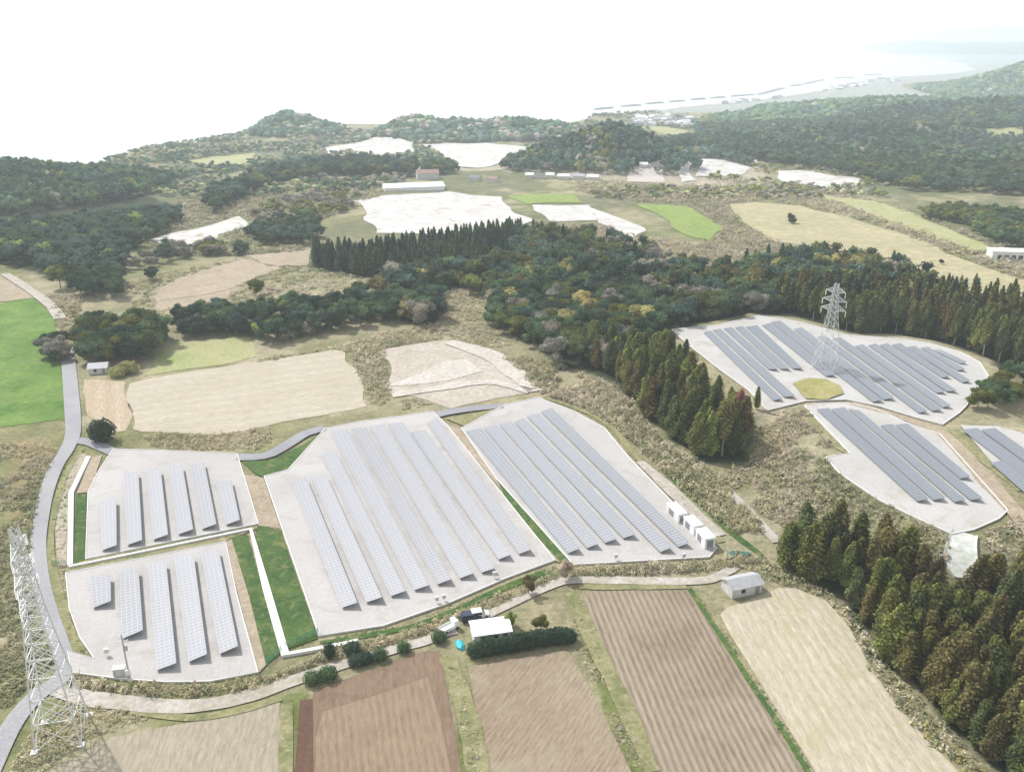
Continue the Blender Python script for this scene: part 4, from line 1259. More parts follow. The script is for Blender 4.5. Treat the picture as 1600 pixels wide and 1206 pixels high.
wood('cedar_wood', rest_right, 0, (12, 17), (0.9, 1.2), [('cedar', 4), ('brown', 3), ('olive', 3)], 'rest of the dense cedar grove at the lower right', LC, seed=2, px=None)
wood('cedar_wood', rest_back, 0, (12, 16), (0.95, 1.2), [('cedar', 4), ('brown', 2), ('olive', 3), ('dark', 2)], 'dense cedar wood rising behind the upper right solar pad', LC, seed=3, px=None)
wood('mixed_wood', rest_mid, 0, (8, 13), (0.95, 1.3), [('grey', 1.5), ('dark', 3), ('cedar', 3), ('blue', 3), ('green', 3), ('yellow', 0.6), ('brown', 1)], 'mass of mixed green, grey and yellowish trees filling the centre of the valley', LB + LC[:1], seed=4, px=None)
wood('cedar_plantation', F_PLANT, 4.0, (8.5, 12), (1.05, 1.35), [('dark', 4), ('blue', 2), ('cedar', 3), ('green', 2)], 'dark cedar plantation with a spiky top edge below the white film field', LC, seed=5)
wood('broadleaf_wood', F_LWOOD, 7.5, (8, 12), (1.0, 1.4), [('dark', 4), ('green', 3), ('blue', 4), ('grey', 0.6), ('lime', 0.3)], 'dark bluish green wood at the left below the coastal hill', LB, seed=6)


def hillmask(p_, lo):
    s_ = np.zeros(len(p_))
    for hx, hy, sx_, sy_, hz in HA:
        if hz > 0: s_ = s_ + (hz * np.exp(-0.5 * (((p_[:, 0] - hx) / sx_) ** 2 + ((p_[:, 1] - hy) / sy_) ** 2))) ** 5
    return s_ ** 0.2 > lo


FARF = [poly_z([(1000, 196), (1040, 199), (1076, 208), (1060, 222), (1030, 212)], -45)]


def hillwood(name, box, sp, hr, wr, ws, label, lo=4.0, seed=1, lod='ico', dens=None, line=False):
    x0, y0, x1, y1 = box
    p_ = scatter([(x0, y0), (x1, y0), (x1, y1), (x0, y1)], sp, px=False, seed=seed)
    p_ = p_[hillmask(p_, lo)]
    p_ = p_[H(p_[:, 0], p_[:, 1]) > SEA + 4]
    an = np.abs(np.arctan2(p_[:, 0], p_[:, 1])); p_ = p_[an < math.radians(38)]
    if dens: p_ = p_[fbm(p_[:, 0], p_[:, 1], 60, 3) > dens]
    if line and len(p_):      # the wood ends where the fields and the small town begin
        z = H(p_[:, 0], p_[:, 1]) - CAMZ; f = p_[:, 1] * CP - z * SP
        px = p_[:, 0] / f * FPX + 800; py = 603 - (p_[:, 1] * SP + z * CP) / f * FPX
        lim = np.interp(px, [1000, 1060, 1085, 1086, 1150, 1300, 1420, 1700], [178, 184, 188, 222, 240, 264, 292, 302])
        p_ = p_[py < lim]
    hts = u(len(p_), *hr); wds = u(len(p_), *wr, s=5)
    print(name, len(p_))
    if not len(p_): return
    return mass(name, p_, hts, wds, colset(len(p_), ws, 0.32, seed, p_) * 1.35, label, 'woodland', lod)


BL = [('blue', 4), ('dark', 4), ('green', 4), ('grey', 0.4), ('olive', 1.2)]
hillwood('hill_wood', (-480, 545, -150, 800), 7.0, (8, 12), (8, 12), BL, 'dark evergreen wood covering the coastal hill at the left', 0.8, 11, LB)
hillwood('hill_wood', (-330, 800, -40, 960), 7.5, (7, 11), (8, 12), BL, 'dark wooded ridge left of the white film fields', 3, 12, LB)
hillwood('hill_wood', (-420, 1250, 130, 1520), 10, (7, 11), (10, 15), [('blue', 4), ('dark', 3), ('grey', 2), ('green', 2)], 'wooded headland ridge on the skyline above the sea', 3, 13)
hillwood('hill_wood', (-50, 760, 230, 980), 7.0, (8, 12), (8, 12), [('dark', 4), ('blue', 4), ('grey', 1), ('olive', 0.6)], 'dark wooded knoll in the middle behind the white sheds', 3.5, 14, LB)
hillwood('hill_wood', (170, 800, 1000, 1500), 9.5, (8, 13), (10, 15), BL, 'broad bluish wooded hills filling the right background', 1.5, 15, LF, line=True)
hillwood('hill_wood', (250, 1500, 1700, 2800), 13.0, (9, 13), (13, 19), BL, 'farther wooded mountain flank at the upper right edge', 5, 16)
hillwood('hill_wood', (300, 500, 560, 700), 6.5, (7, 10), (7, 10), [('dark', 3), ('green', 4), ('olive', 3), ('grey', 1)], 'rounded green wood at the right edge above the white building', 3, 17, LB)
wood('ridge_wood', [(325, 342), (375, 312), (430, 292), (500, 278), (600, 277), (648, 276), (644, 264), (560, 257), (480, 263), (400, 284), (340, 312)], 7.0, (9, 14), (1.0, 1.4), BL, 'dark wooded ridge left of and behind the large white film field', LB, seed=27)
wood('ridge_wood', [(662, 275), (700, 274), (715, 268), (700, 262), (668, 264)], 7.0, (8, 12), (1.0, 1.3), BL, 'small dark wood directly behind the white greenhouse', LB, seed=28)
hillwood('slope_wood', (-340, 640, -90, 850), 7.5, (3, 7), (6, 10), [('weed', 4), ('green', 3), ('blue', 3), ('grey', 3)], 'patchy grey green thickets beyond the small white film plot', -1, 20, LF, 0.48)
hillwood('slope_wood', (60, 640, 420, 860), 8.0, (3, 6), (6, 10), [('weed', 4), ('olive', 3), ('grey', 3), ('green', 2)], 'patchy thickets among the far fields on the right', -1, 21, LF, 0.56)
hillwood('slope_wood', (-520, 850, -60, 1460), 9.0, (4, 8), (8, 13), [('blue', 4), ('green', 2), ('weed', 3), ('grey', 2)], 'hazy blue green thickets on the slopes falling to the sea', -1, 18, LF, 0.47)
hillwood('slope_wood', (20, 860, 330, 1900), 11, (4, 8), (9, 14), [('blue', 4), ('green', 2), ('weed', 2), ('grey', 2)], 'hazy thickets between the knoll and the seaside town', -1, 19, LF, 0.53)
# belt of trees at the foot of the right hills and small woods between the fields
wood('wood_edge', [(1010, 242), (1060, 232), (1200, 255), (1300, 268), (1420, 300), (1500, 300), (1620, 310), (1620, 285), (1450, 262), (1300, 240), (1150, 215), (1050, 210)], 8.5, (8, 12), (1.0, 1.4), BL, 'line of dark trees along the foot of the right hills', LB, seed=21)
wood('small_wood', [(395, 365), (440, 352), (490, 340), (500, 368), (470, 385), (400, 386)], 6.5, (6, 9), (1.1, 1.5), BL, 'bluish thicket right of the small white film plot', LB, seed=22)
wood('small_wood', [(1430, 345), (1500, 350), (1560, 385), (1640, 400), (1640, 350), (1560, 335), (1460, 330)], 6.0, (6, 9), (1.1, 1.4), [('dark', 3), ('green', 4), ('olive', 3)], 'green thicket above the long white building', LB, seed=23)
wood('small_wood', [(200, 420), (260, 395), (330, 388), (400, 400), (340, 400), (260, 410), (215, 430)], 6.5, (5, 8), (1.1, 1.5), [('blue', 3), ('green', 3), ('grey', 3), ('olive', 2)], 'uneven thicket between the tan terraces and the left wood', LB, seed=24)
wood('small_wood', [(372, 345), (420, 318), (520, 300), (560, 305), (548, 330), (500, 345), (430, 345)], 8.5, (3, 6), (1.4, 2.0), [('grey', 4), ('olive', 3), ('blue', 1)], 'grey olive thicket left of the large white film field', LB, seed=25)
wood('small_wood', [(700, 445), (750, 430), (800, 420), (850, 470), (790, 500), (765, 470)], 7, (6, 9), (1.1, 1.4), [('yellow', 4), ('green', 3), ('olive', 3)], 'pale yellowish bamboo wood beside the brown corridor', LB, seed=26)


# scrub and dry grass: tufts that nobody could count
def tuft(seed, n_=26):
    rng = np.random.default_rng(seed)
    d = rng.normal(0, 1, (n_, 3)); d[:, 2] = np.abs(d[:, 2]) + 0.2; d /= np.linalg.norm(d, axis=1)[:, None]
    pos = d * rng.uniform(0.25, 0.5, (n_, 1)) * [1, 1, 1.6]
    V, F = cards(pos, d * 0.6 + [0, 0, 0.8], rng.uniform(0.12, 0.34, n_), rng, 0.45)
    l = np.repeat(rng.uniform(0.7, 1.3, n_), 4)
    return V, F, l


TF_ = [tuft(s) for s in (71, 72, 73, 74)]


def scrub(pl, sp, hr, wr, ws, label, seed, name='scrub', avoid=None, dens=None):
    p_ = scatter(pl, sp, seed=seed, avoid=avoid)
    if dens is not None:
        q = fbm(p_[:, 0], p_[:, 1], 9, 2); p_ = p_[q > dens]
    if not len(p_): return
    q = np.random.default_rng(seed).random(len(p_)) ** 1.3 + 0.45
    hts = u(len(p_), *hr) * q; wds = u(len(p_), *wr, s=5) * (0.6 + 0.5 * q)
    return mass(name, p_, hts, wds, colset(len(p_), ws, 0.2, seed, p_), label, 'scrub', TF_, 'leaf')


W1_ = [('straw', 4), ('straw2', 4), ('weed', 2), ('twig', 2)]
W2_ = [('straw2', 4), ('weed', 3), ('moss', 2), ('straw', 4), ('twig', 3)]
scrub([(842, 615), (905, 636), (960, 665), (1005, 710), (1060, 760), (1110, 805), (1190, 865), (1215, 850), (1150, 780), (1110, 735), (1040, 690), (990, 640), (960, 605), (880, 575), (820, 560), (770, 545), (800, 580)],
      1.0, (1.2, 2.8), (1.2, 2.4), W2_, 'dry bamboo scrub band between the central pad and the cedar belt', 31, dens=0.3)
scrub([(1115, 740), (1170, 725), (1185, 670), (1260, 640), (1300, 700), (1290, 720), (1330, 760), (1400, 800), (1480, 838), (1480, 880), (1420, 880), (1330, 850), (1215, 820), (1170, 790)],
      1.05, (0.8, 2.0), (1.0, 2.2), [('straw2', 4), ('twig', 4), ('weed', 3), ('moss', 2)], 'brown scrub on the bank below the lower right pad', 32, dens=0.3)
scrub([(225, 682), (330, 664), (420, 668), (425, 690), (400, 703), (300, 703), (240, 700)], 0.9, (0.8, 1.9), (0.9, 1.6), [('straw', 4), ('straw2', 4), ('weed', 1)], 'tall dry reeds along the top of the upper left pad', 33)
scrub([(405, 560), (520, 545), (600, 520), (700, 505), (690, 530), (600, 545), (560, 560), (548, 552), (518, 545), (400, 566)], 1.3, (1.0, 2.4), (1.4, 2.4), W1_, 'dry reed band above the tan field', 34)
scrub([(545, 552), (600, 545), (612, 612), (600, 635), (578, 632), (560, 590)], 1.2, (0.8, 1.8), (1.2, 2.0), W2_, 'weedy strip between the tan field and the pink bare plot', 35)
scrub([(690, 455), (755, 450), (765, 510), (800, 540), (770, 545), (700, 528), (690, 500)], 1.6, (0.6, 1.6), (1.4, 2.4), W1_, 'brown reed corridor between the woods', 36)
scrub([(625, 626), (700, 612), (790, 602), (800, 612), (720, 625), (630, 640)], 1.2, (0.6, 1.3), (1.0, 1.8), W2_, 'weedy bank below the pink bare plot', 37)
scrub([(-60, 690), (92, 700), (62, 770), (50, 840), (48, 900), (60, 980), (85, 1030), (60, 1065), (20, 1100), (-60, 1130)], 1.0, (0.5, 1.7), (1.0, 1.9), [('straw2', 4), ('twig', 3), ('weed', 3), ('moss', 3)], 'brown scrub left of the curving road', 38, dens=0.32)
scrub([(60, 1130), (100, 1095), (200, 1112), (230, 1125), (150, 1150), (90, 1190), (30, 1230), (10, 1210)], 0.8, (0.3, 0.9), (0.7, 1.3), [('straw2', 4), ('weed', 3), ('straw', 3)], 'rough grass around the foot of the near pylon', 39)
scrub([(108, 1058), (190, 1070), (330, 1073), (405, 1060), (470, 1040), (500, 1020), (620, 992), (700, 964), (800, 925), (868, 897), (868, 905), (800, 938), (700, 978), (630, 1000), (500, 1036), (400, 1076), (300, 1090), (200, 1085), (110, 1075)],
      0.65, (0.9, 2.0), (0.8, 1.5), W2_, 'hedge like scrub line between the pads and the dirt path', 40)
scrub([(890, 890), (1000, 884), (1108, 878), (1150, 868), (1190, 878), (1130, 890), (1000, 900), (895, 900)], 0.65, (1.0, 2.2), (0.9, 1.5), W2_, 'scrub line below the right central pad', 41)
scrub([(1190, 868), (1240, 905), (1300, 930), (1345, 975), (1375, 1030), (1440, 1100), (1510, 1170), (1560, 1230), (1530, 1235), (1450, 1158), (1400, 1100), (1358, 1040), (1328, 980), (1290, 936), (1240, 916), (1180, 900), (1150, 885)],
      1.0, (0.6, 2.0), (1.0, 2.0), [('weed', 4), ('straw', 3), ('moss', 3), ('yellow', 1)], 'pale bamboo fringe between the harvested field and the cedar grove', 42)
scrub([(1530, 840), (1600, 800), (1640, 820), (1640, 900), (1560, 880)], 1.2, (0.6, 1.6), (1.0, 2.0), W2_, 'scrub right of the concrete spillway', 43)
scrub([(700, 1030), (725, 1060), (745, 1150), (752, 1215), (735, 1215), (715, 1100)], 0.7, (0.2, 0.6), (0.6, 1.1), W2_, 'weedy balk between the brown field and the fallow field', 44)
scrub([(70, 460), (130, 460), (120, 520), (100, 540), (85, 500)], 1.6, (0.8, 1.8), (1.4, 2.4), [('twig', 3), ('straw2', 3), ('brown', 1)], 'brown scrub at the upper end of the road', 45)
scrub([(190, 450), (240, 430), (400, 400), (480, 418), (600, 440), (590, 470), (480, 480), (380, 490), (300, 500), (240, 500), (200, 470)], 2.4, (0.8, 2.2), (1.6, 3.2), W2_, 'dry reeds over the tan terraces', 46, dens=0.35)
scrub([(980, 320), (1140, 318), (1200, 378), (1330, 398), (1440, 442), (1420, 450), (1330, 415), (1180, 420), (1100, 440), (1000, 400), (900, 375), (880, 355), (940, 352), (1010, 372), (1090, 385), (1130, 362), (1075, 325)],
      2.8, (1.6, 3.8), (2.6, 4.6), [('straw2', 3), ('twig', 4), ('weed', 2), ('moss', 1)], 'grey brown thicket round the far bright green crop', 47, dens=0.2)
scrub([(900, 285), (1000, 288), (1200, 290), (1300, 300), (1420, 330), (1600, 400), (1600, 440), (1490, 400), (1400, 362), (1330, 340), (1250, 322), (1140, 316), (990, 316), (900, 300)],
      3.6, (1.6, 4.2), (3, 5.5), [('straw2', 4), ('twig', 3), ('weed', 3)], 'rough brown hedgerows across the far fields', 48, dens=0.3)
scrub([(230, 330), (350, 300), (470, 280), (600, 268), (600, 300), (550, 330), (480, 350), (470, 395), (400, 400), (300, 400), (240, 390), (232, 376), (300, 388), (394, 352), (382, 336), (232, 372)],
      3.4, (1.6, 4.0), (3, 5), [('weed', 4), ('straw2', 3), ('twig', 2), ('moss', 2)], 'olive scrub round the small white film plot', 49, dens=0.25)

TINT.update({'grass': (0.1, 0.16, 0.06), 'grass2': (0.15, 0.2, 0.08)})
GW = [('grass', 4), ('grass2', 3), ('weed', 2)]
for k_, pl in enumerate([[(378, 720), (424, 718), (470, 696), (502, 678), (450, 740), (413, 748), (398, 742)], [(401, 822), (437, 826), (497, 1000), (446, 1018), (420, 930), (396, 845)],
                         [(356, 842), (388, 836), (410, 920), (440, 1022), (414, 1042), (385, 930)], [(119, 774), (137, 772), (133, 877), (117, 880)],
                         [(776, 752), (786, 758), (895, 882), (880, 886), (830, 832), (800, 797)]]):
    scrub(pl, 0.55, (0.1, 0.4), (0.35, 0.8), GW, 'uneven green grass tufts on the slope strips between the pads', 60 + k_, 'grass_tufts', dens=0.25)
scrub([(378, 742), (413, 748), (440, 832), (402, 824)], 0.8, (0.15, 0.5), (0.4, 0.9), W2_, 'sparse weeds on the bare strip between the left and central pads', 66, 'weeds', dens=0.45)
scrub([(84, 760), (104, 706), (128, 702), (118, 740), (106, 780), (104, 880), (125, 990), (150, 1034), (130, 1034), (96, 960), (84, 890)], 0.7, (0.15, 0.6), (0.4, 0.9), GW + [('straw2', 3)], 'weedy verge between the curving road and the left pads', 67, 'weeds', dens=0.35)
scrub([(890, 925), (905, 930), (940, 1010), (1020, 1200), (985, 1200), (905, 1015)], 0.7, (0.15, 0.5), (0.4, 0.9), W2_, 'weedy balk left of the ridged field', 68, 'weeds', dens=0.3)
scrub([(1075, 915), (1082, 918), (1130, 985), (1200, 1090), (1270, 1200), (1255, 1200), (1165, 1060), (1115, 985)], 0.6, (0.15, 0.45), (0.35, 0.7), GW, 'green weedy balk right of the ridged field', 69, 'weeds', dens=0.3)
scrub([(495, 1000), (600, 982), (700, 950), (790, 912), (868, 884), (890, 886), (895, 892), (800, 925), (700, 962), (600, 992), (500, 1012)], 0.6, (0.15, 0.5), (0.4, 0.8), GW + [('straw2', 2)], 'green verge along the lower edge of the central pad', 70, 'weeds', dens=0.3)
scrub([(845, 618), (905, 634), (960, 664), (1005, 712), (1060, 765), (1125, 830), (1115, 850), (1040, 778), (985, 718), (945, 674), (900, 650), (845, 628)], 0.8, (0.15, 0.6), (0.4, 0.9), GW + [('straw2', 4)], 'grassy rim right of the right central pad', 71, 'weeds', dens=0.35)
scrub([(1236, 602), (1262, 593), (1290, 595), (1314, 605), (1320, 619), (1290, 629), (1258, 627)], 0.8, (0.2, 0.7), (0.5, 1.0), [('weed', 3), ('straw2', 3), ('moss', 2)], 'weedy mound at the foot of the far pylon', 72, 'weeds', dens=0.2)
scrub([(1200, 645), (1262, 632), (1330, 706), (1300, 722), (1270, 690), (1230, 660)], 1.0, (0.2, 0.9), (0.6, 1.2), W2_, 'weedy shoulder between the two right pads', 73, 'weeds', dens=0.4)

# ------------------------------------------------------------------ buildings and small things
M['roof_grey'] = plain('grey_sheet_roof', (0.42, 0.42, 0.43), 0.6, 0.12, 0.8)
M['wall_pale'] = plain('pale_wall', (0.55, 0.54, 0.52), 0.8, 0.15, 0.8)
M['rust_roof'] = plain('rusty_roof', (0.3, 0.2, 0.16), 0.8, 0.2, 0.4)
M['roof_tile'] = plain('dark_tile_roof', (0.16, 0.17, 0.19), 0.7, 0.2, 0.5)
M['teal'] = plain('teal_tarpaulin', (0.02, 0.42, 0.5), 0.5, 0.1, 1)
M['navy'] = plain('navy_paint', (0.04, 0.05, 0.09), 0.3, 0.1, 1)
M['glass'] = plain('dark_glass', (0.03, 0.04, 0.05), 0.15, 0.1, 1)
M['net'] = plain('green_net', (0.05, 0.22, 0.12), 0.8, 0.3, 2)
M['rubber'] = plain('tyre', (0.03, 0.03, 0.03), 0.9, 0.1, 1)
M['rock'] = plain('breakwater_concrete', (0.3, 0.3, 0.3), 0.9, 0.3, 0.3)


def house(name, x, y, z, rz, L, W, h, rh, wall, roof, label, cat='house', group=None, windows=2, door=True, over=0.35):
    r = empty(name, (x, y, z), rz, label, cat, group)
    b = MB(); l, w_ = L / 2, W / 2
    v = [(-l, -w_, -0.3), (l, -w_, -0.3), (l, w_, -0.3), (-l, w_, -0.3), (-l, -w_, h), (l, -w_, h), (l, w_, h), (-l, w_, h), (-l, 0, h + rh * 0.97), (l, 0, h + rh * 0.97)]
    b.add(v, [(0, 1, 5, 4), (2, 3, 7, 6), (1, 2, 6, 9, 5), (3, 0, 4, 8, 7), (0, 3, 2, 1), (4, 5, 9, 8), (6, 7, 8, 9)])
    b.build('wall', wall, r)
    rf = MB(); e = over; s = rh / w_
    for sg in (-1, 1):
        lo = h - e * s
        p = [(-l - e, sg * (w_ + e), lo), (l + e, sg * (w_ + e), lo), (l + e, 0, h + rh), (-l - e, 0, h + rh)]
        if sg > 0: p = p[::-1]
        rf.hexa(p, [(a, c, d + 0.12) for a, c, d in p])
    rf.build('roof', roof, r)
    for i in range(windows):
        cx = -l + L * (i + 0.7) / (windows + 0.9)
        for sg in (-1, 1):
            MB().box(cx - 0.45, sg * w_ - 0.04, h * 0.42, cx + 0.45, sg * w_ + 0.04, h * 0.8).build('window', M['glass'], r)
    if door: MB().box(l - 1.5, -w_ - 0.05, 0, l - 0.6, -w_ + 0.03, min(2.0, h * 0.85)).build('door', M['frame'], r)
    return r


def between(a, b, z=0):
    g = poly_z([a, b], z); d = g[1] - g[0]
    return (g[0] + g[1]) / 2, math.atan2(d[1], d[0]), float(np.hypot(*d))


# grey hut at the corner of the harvested field
c, rz, L = between((1140, 934), (1182, 925))
house('hut', c[0], c[1] + 1.6, 0, rz, L + 0.6, 4.0, 2.1, 0.9, M['wall_pale'], M['roof_grey'], 'small grey hut with a pale gabled roof at the corner of the harvested field', 'hut', None, 1, True, 0.3)
# white roofed shed behind the hedge
c, rz, L = between((737, 1007), (795, 999))
house('shed', c[0], c[1] + 2.0, 0, rz, L, 4.2, 1.9, 0.5, M['white'], M['white'], 'low shed with a bright white roof behind the dark hedge', 'shed', None, 2, True, 0.25)
# grey roofed shed near the left clump
c, rz, L = between((137, 585), (166, 583))
house('shed', c[0], c[1] + 2.0, 0, rz, L, 4.5, 2.0, 1.0, M['wall_pale'], M['roof_grey'], 'small shed with a grey roof under the dark tree clump by the road', 'shed', None, 1, True)


def vehicle(name, px, py, rz, L, W, Hh, paint, label, cat, truck=False):
    g = poly_z([(px, py)], 0)[0]
    r = empty(name, (g[0], g[1], 0.06), rz, label, cat)
    l, w_ = L / 2, W / 2
    b = MB()
    if truck:
        b.box(-l, -w_, 0.35, l * 0.35, w_, 0.7)
        for s in (-1, 1): b.box(-l, s * w_ - 0.03, 0.7, l * 0.35, s * w_ + 0.03, 1.05)
        b.box(-l - 0.03, -w_, 0.7, -l + 0.03, w_, 1.05)
        prof_ = [(l * 0.38, 0.35), (l, 0.35), (l, 0.95), (l * 0.86, Hh), (l * 0.4, Hh)]
    else:
        prof_ = [(-l, 0.35), (l, 0.35), (l, 0.8), (l * 0.55, 0.95), (l * 0.25, Hh), (-l * 0.85, Hh), (-l, 0.95)]
    k_ = len(prof_)
    b.add([(x, -w_, z) for x, z in prof_] + [(x, w_, z) for x, z in prof_], [tuple(range(k_))] + [tuple(range(2 * k_ - 1, k_ - 1, -1))] + [(i, k_ + i, k_ + (i + 1) % k_, (i + 1) % k_) for i in range(k_)])
    b.build('body', paint, r)
    zt = Hh - 0.1
    if truck:
        MB().add([(l * 0.99, -w_ * 0.85, 1.0), (l * 0.99, w_ * 0.85, 1.0), (l * 0.89, w_ * 0.8, zt), (l * 0.89, -w_ * 0.8, zt), (l * 1.01, -w_ * 0.85, 1.0), (l * 1.01, w_ * 0.85, 1.0), (l * 0.91, w_ * 0.8, zt), (l * 0.91, -w_ * 0.8, zt)],
                 [(0, 1, 2, 3), (4, 7, 6, 5), (0, 4, 5, 1), (1, 5, 6, 2), (2, 6, 7, 3), (3, 7, 4, 0)]).build('windscreen', M['glass'], r)
    else:
        MB().add([(l * 0.52, -w_ * 0.88, 1.0), (l * 0.52, w_ * 0.88, 1.0), (l * 0.29, w_ * 0.85, zt), (l * 0.29, -w_ * 0.85, zt), (l * 0.56, -w_ * 0.88, 1.0), (l * 0.56, w_ * 0.88, 1.0), (l * 0.33, w_ * 0.85, zt), (l * 0.33, -w_ * 0.85, zt)],
                 [(0, 1, 2, 3), (4, 7, 6, 5), (0, 4, 5, 1), (1, 5, 6, 2), (2, 6, 7, 3), (3, 7, 4, 0)]).build('windscreen', M['glass'], r)
        for s in (-1, 1): MB().box(-l * 0.75, s * w_ - 0.015, 1.0, l * 0.2, s * w_ + 0.015, zt).build('side_window', M['glass'], r)
    for sx_ in (-0.62, 0.68):
        for sy_ in (-1, 1):
            MB().bar((sx_ * l, sy_ * (w_ - 0.18), 0.3), (sx_ * l, sy_ * (w_ + 0.02), 0.3), 0.3, None, 14).build('wheel', M['rubber'], r)
    for s in (-1, 1): MB().box(l - 0.02, s * w_ * 0.7 - 0.15, 0.6, l + 0.03, s * w_ * 0.7 + 0.15, 0.75).build('headlight', M['steel'], r)
    return r


vehicle('small_truck', 702, 984, math.radians(40), 3.6, 1.6, 1.8, M['white'], 'small white truck parked left of the white roofed shed', 'truck', True)
vehicle('parked_car', 736, 968, math.radians(12), 3.8, 1.6, 1.55, M['navy'], 'dark car parked on the path behind the white roofed shed', 'car')
vehicle('parked_car', 749, 964, math.radians(15), 3.5, 1.55, 1.6, M['steel'], 'silver grey car parked beside the dark car behind the shed', 'car')
# teal tarpaulin over a low heap
g = poly_z([(719, 1008)], 0)[0]
V, F_ = ICO2 * [0.8, 1.5, 0.6], ICO2F
V = V * (1 + 0.12 * np.sin(V[:, :1] * 9 + V[:, 1:2] * 7)); V[:, 2] = np.maximum(V[:, 2], -0.05)
o = link('tarpaulin', mesh_np('tarpaulin', V, F_, M['teal'], False), None, (g[0], g[1], 0.1), 0.3)
tag(o, 'bright teal tarpaulin over a small heap left of the hedge', 'tarpaulin')
# white power cabinets at the edge of the right central pad
for (a, b_, wd, ht, lb) in [((1042, 806), (1066, 826), 2.2, 2.2, 'upper left white power conditioner cabinet on the edge of the right central pad'),
                            ((1069, 828), (1090, 845), 2.3, 2.3, 'middle white power conditioner cabinet of the three on the pad edge'),
                            ((1089, 848), (1108, 866), 2.4, 2.4, 'lower right white power conditioner cabinet beside the pad corner')]:
    g = poly_z([(a[0] + 4, a[1] - 8), (b_[0] + 2, b_[1] - 6)], 0); d = g[1] - g[0]; Lc = float(np.hypot(*d)) * 0.84; an = math.atan2(d[1], d[0]); c = (g[0] + g[1]) / 2
    r = empty('power_cabinet', (c[0], c[1], 0.17), an, lb, 'cabinet', 'white cabinets on the pad edge')
    MB().box(-Lc / 2, -wd / 2, 0.15, Lc / 2, wd / 2, ht).build('housing', M['white'], r)
    MB().hexa([(-Lc / 2 - 0.12, -wd / 2 - 0.12, ht), (Lc / 2 + 0.12, -wd / 2 - 0.12, ht), (Lc / 2 + 0.12, wd / 2 + 0.12, ht), (-Lc / 2 - 0.12, wd / 2 + 0.12, ht)],
              [(-Lc / 2, -wd / 2, ht + 0.2), (Lc / 2, -wd / 2, ht + 0.2), (Lc / 2, wd / 2, ht + 0.2), (-Lc / 2, wd / 2, ht + 0.2)]).build('roof', M['white'], r)
    MB().box(-Lc / 2 - 0.2, -wd / 2 - 0.2, -0.1, Lc / 2 + 0.2, wd / 2 + 0.2, 0.15).build('plinth', M['concrete'], r)
    MB().box(Lc / 2, -0.7, 0.35, Lc / 2 + 0.04, 0.7, ht - 0.3).build('louvred_door', M['frame'], r)
    MB().box(-Lc * 0.3, -wd / 2 - 0.04, 0.4, Lc * 0.1, -wd / 2, ht - 0.4).build('side_vent', M['frame'], r)
# small combiner boxes on posts
for (px, py), lb in [((683, 944), 'left one of two combiner boxes below the large central pad rows'), ((694, 941), 'right one of two combiner boxes below the large central pad rows'),
                     ((773, 905), 'small combiner box near the lower right corner of the large central pad'), ((962, 877), 'small combiner box at the lower edge of the right central pad'),
                     ((1068, 876), 'small combiner box near the white cabinets'), ((168, 1026), 'small combiner box near the lower left pad entrance')]:
    g = poly_z([(px, py)], 0)[0]; r = empty('combiner_box', (g[0], g[1], 0.16), 0.3, lb, 'electric box')
    MB().bar((0, 0, -0.2), (0, 0, 1.0), 0.05).build('post', M['steel'], r)
    MB().box(-0.35, -0.16, 0.75, 0.35, 0.16, 1.55).build('box', M['wall_pale'], r)
    MB().box(-0.4, -0.2, 1.55, 0.4, 0.2, 1.6).build('lid', M['steel'], r)
# utility pole with gear on the lower left pad
g = poly_z([(203, 1061)], 0)[0]
r = empty('utility_pole', (g[0], g[1], 0.1), 0.2, 'grey utility pole with a transformer box standing on the lower left pad', 'utility pole')
MB().bar((0, 0, -0.2), (0, 0, 9.0), 0.17, 0.11, 8).build('pole', M['roof_grey'], r)
for h in (8.5, 7.6):
    cr_ = MB().box(-0.9, -0.05, h, 0.9, 0.05, h + 0.1).build('cross_arm', M['steel'], r)
    for s in (-0.8, 0, 0.8): MB().bar((s, 0, h + 0.1), (s, 0, h + 0.35), 0.06, 0.05, 6).build('insulator', M['white'], cr_)
MB().bar((0.35, 0, 5.8), (0.35, 0, 6.8), 0.25, None, 10).build('transformer', M['roof_grey'], r)
MB().box(-0.4, -0.35, 1.0, 0.4, -0.17, 2.0).build('meter_box', M['white'], r)
# switch cabinet beside the pole
g = poly_z([(188, 1056)], 0)[0]
r = empty('switch_cabinet', (g[0], g[1], 0.17), 0.2, 'pale grey switch cabinet next to the utility pole', 'cabinet')
MB().box(-0.9, -0.5, 0.1, 0.9, 0.5, 1.6).build('housing', M['wall_pale'], r)
MB().box(-1.0, -0.6, 1.6, 1.0, 0.6, 1.7).build('roof', M['steel'], r)
MB().box(-1.05, -0.65, -0.1, 1.05, 0.65, 0.1).build('plinth', M['concrete'], r)
MB().box(-0.4, -0.53, 0.3, 0.4, -0.5, 1.4).build('door', M['steel'], r)
# entrance gate by the road junction
g0, g1 = poly_z([(92, 1005), (108, 1040)], 0)
r = empty('entrance_gate', (g0[0], g0[1], 0.1), math.atan2(g1[1] - g0[1], g1[0] - g0[0]), 'light grey folding gate where the pad meets the road', 'gate')
Lg = float(np.hypot(*(g1 - g0)))
for i in range(3): MB().bar((Lg * i / 2, 0, -0.2), (Lg * i / 2, 0, 1.5), 0.05, None, 6).build('post', M['steel'], r)
pn = MB()
for i in range(12):
    xa, xb = Lg * i / 12, Lg * (i + 1) / 12
    pn.bar((xa, 0, 0.15), (xb, 0, 1.35), 0.025); pn.bar((xb, 0, 0.15), (xa, 0, 1.35), 0.025); pn.bar((xa, 0, 1.35), (xb, 0, 1.35), 0.03); pn.bar((xa, 0, 0.15), (xb, 0, 0.15), 0.03)
pn.build('gate_leaf', M['steel'], r)
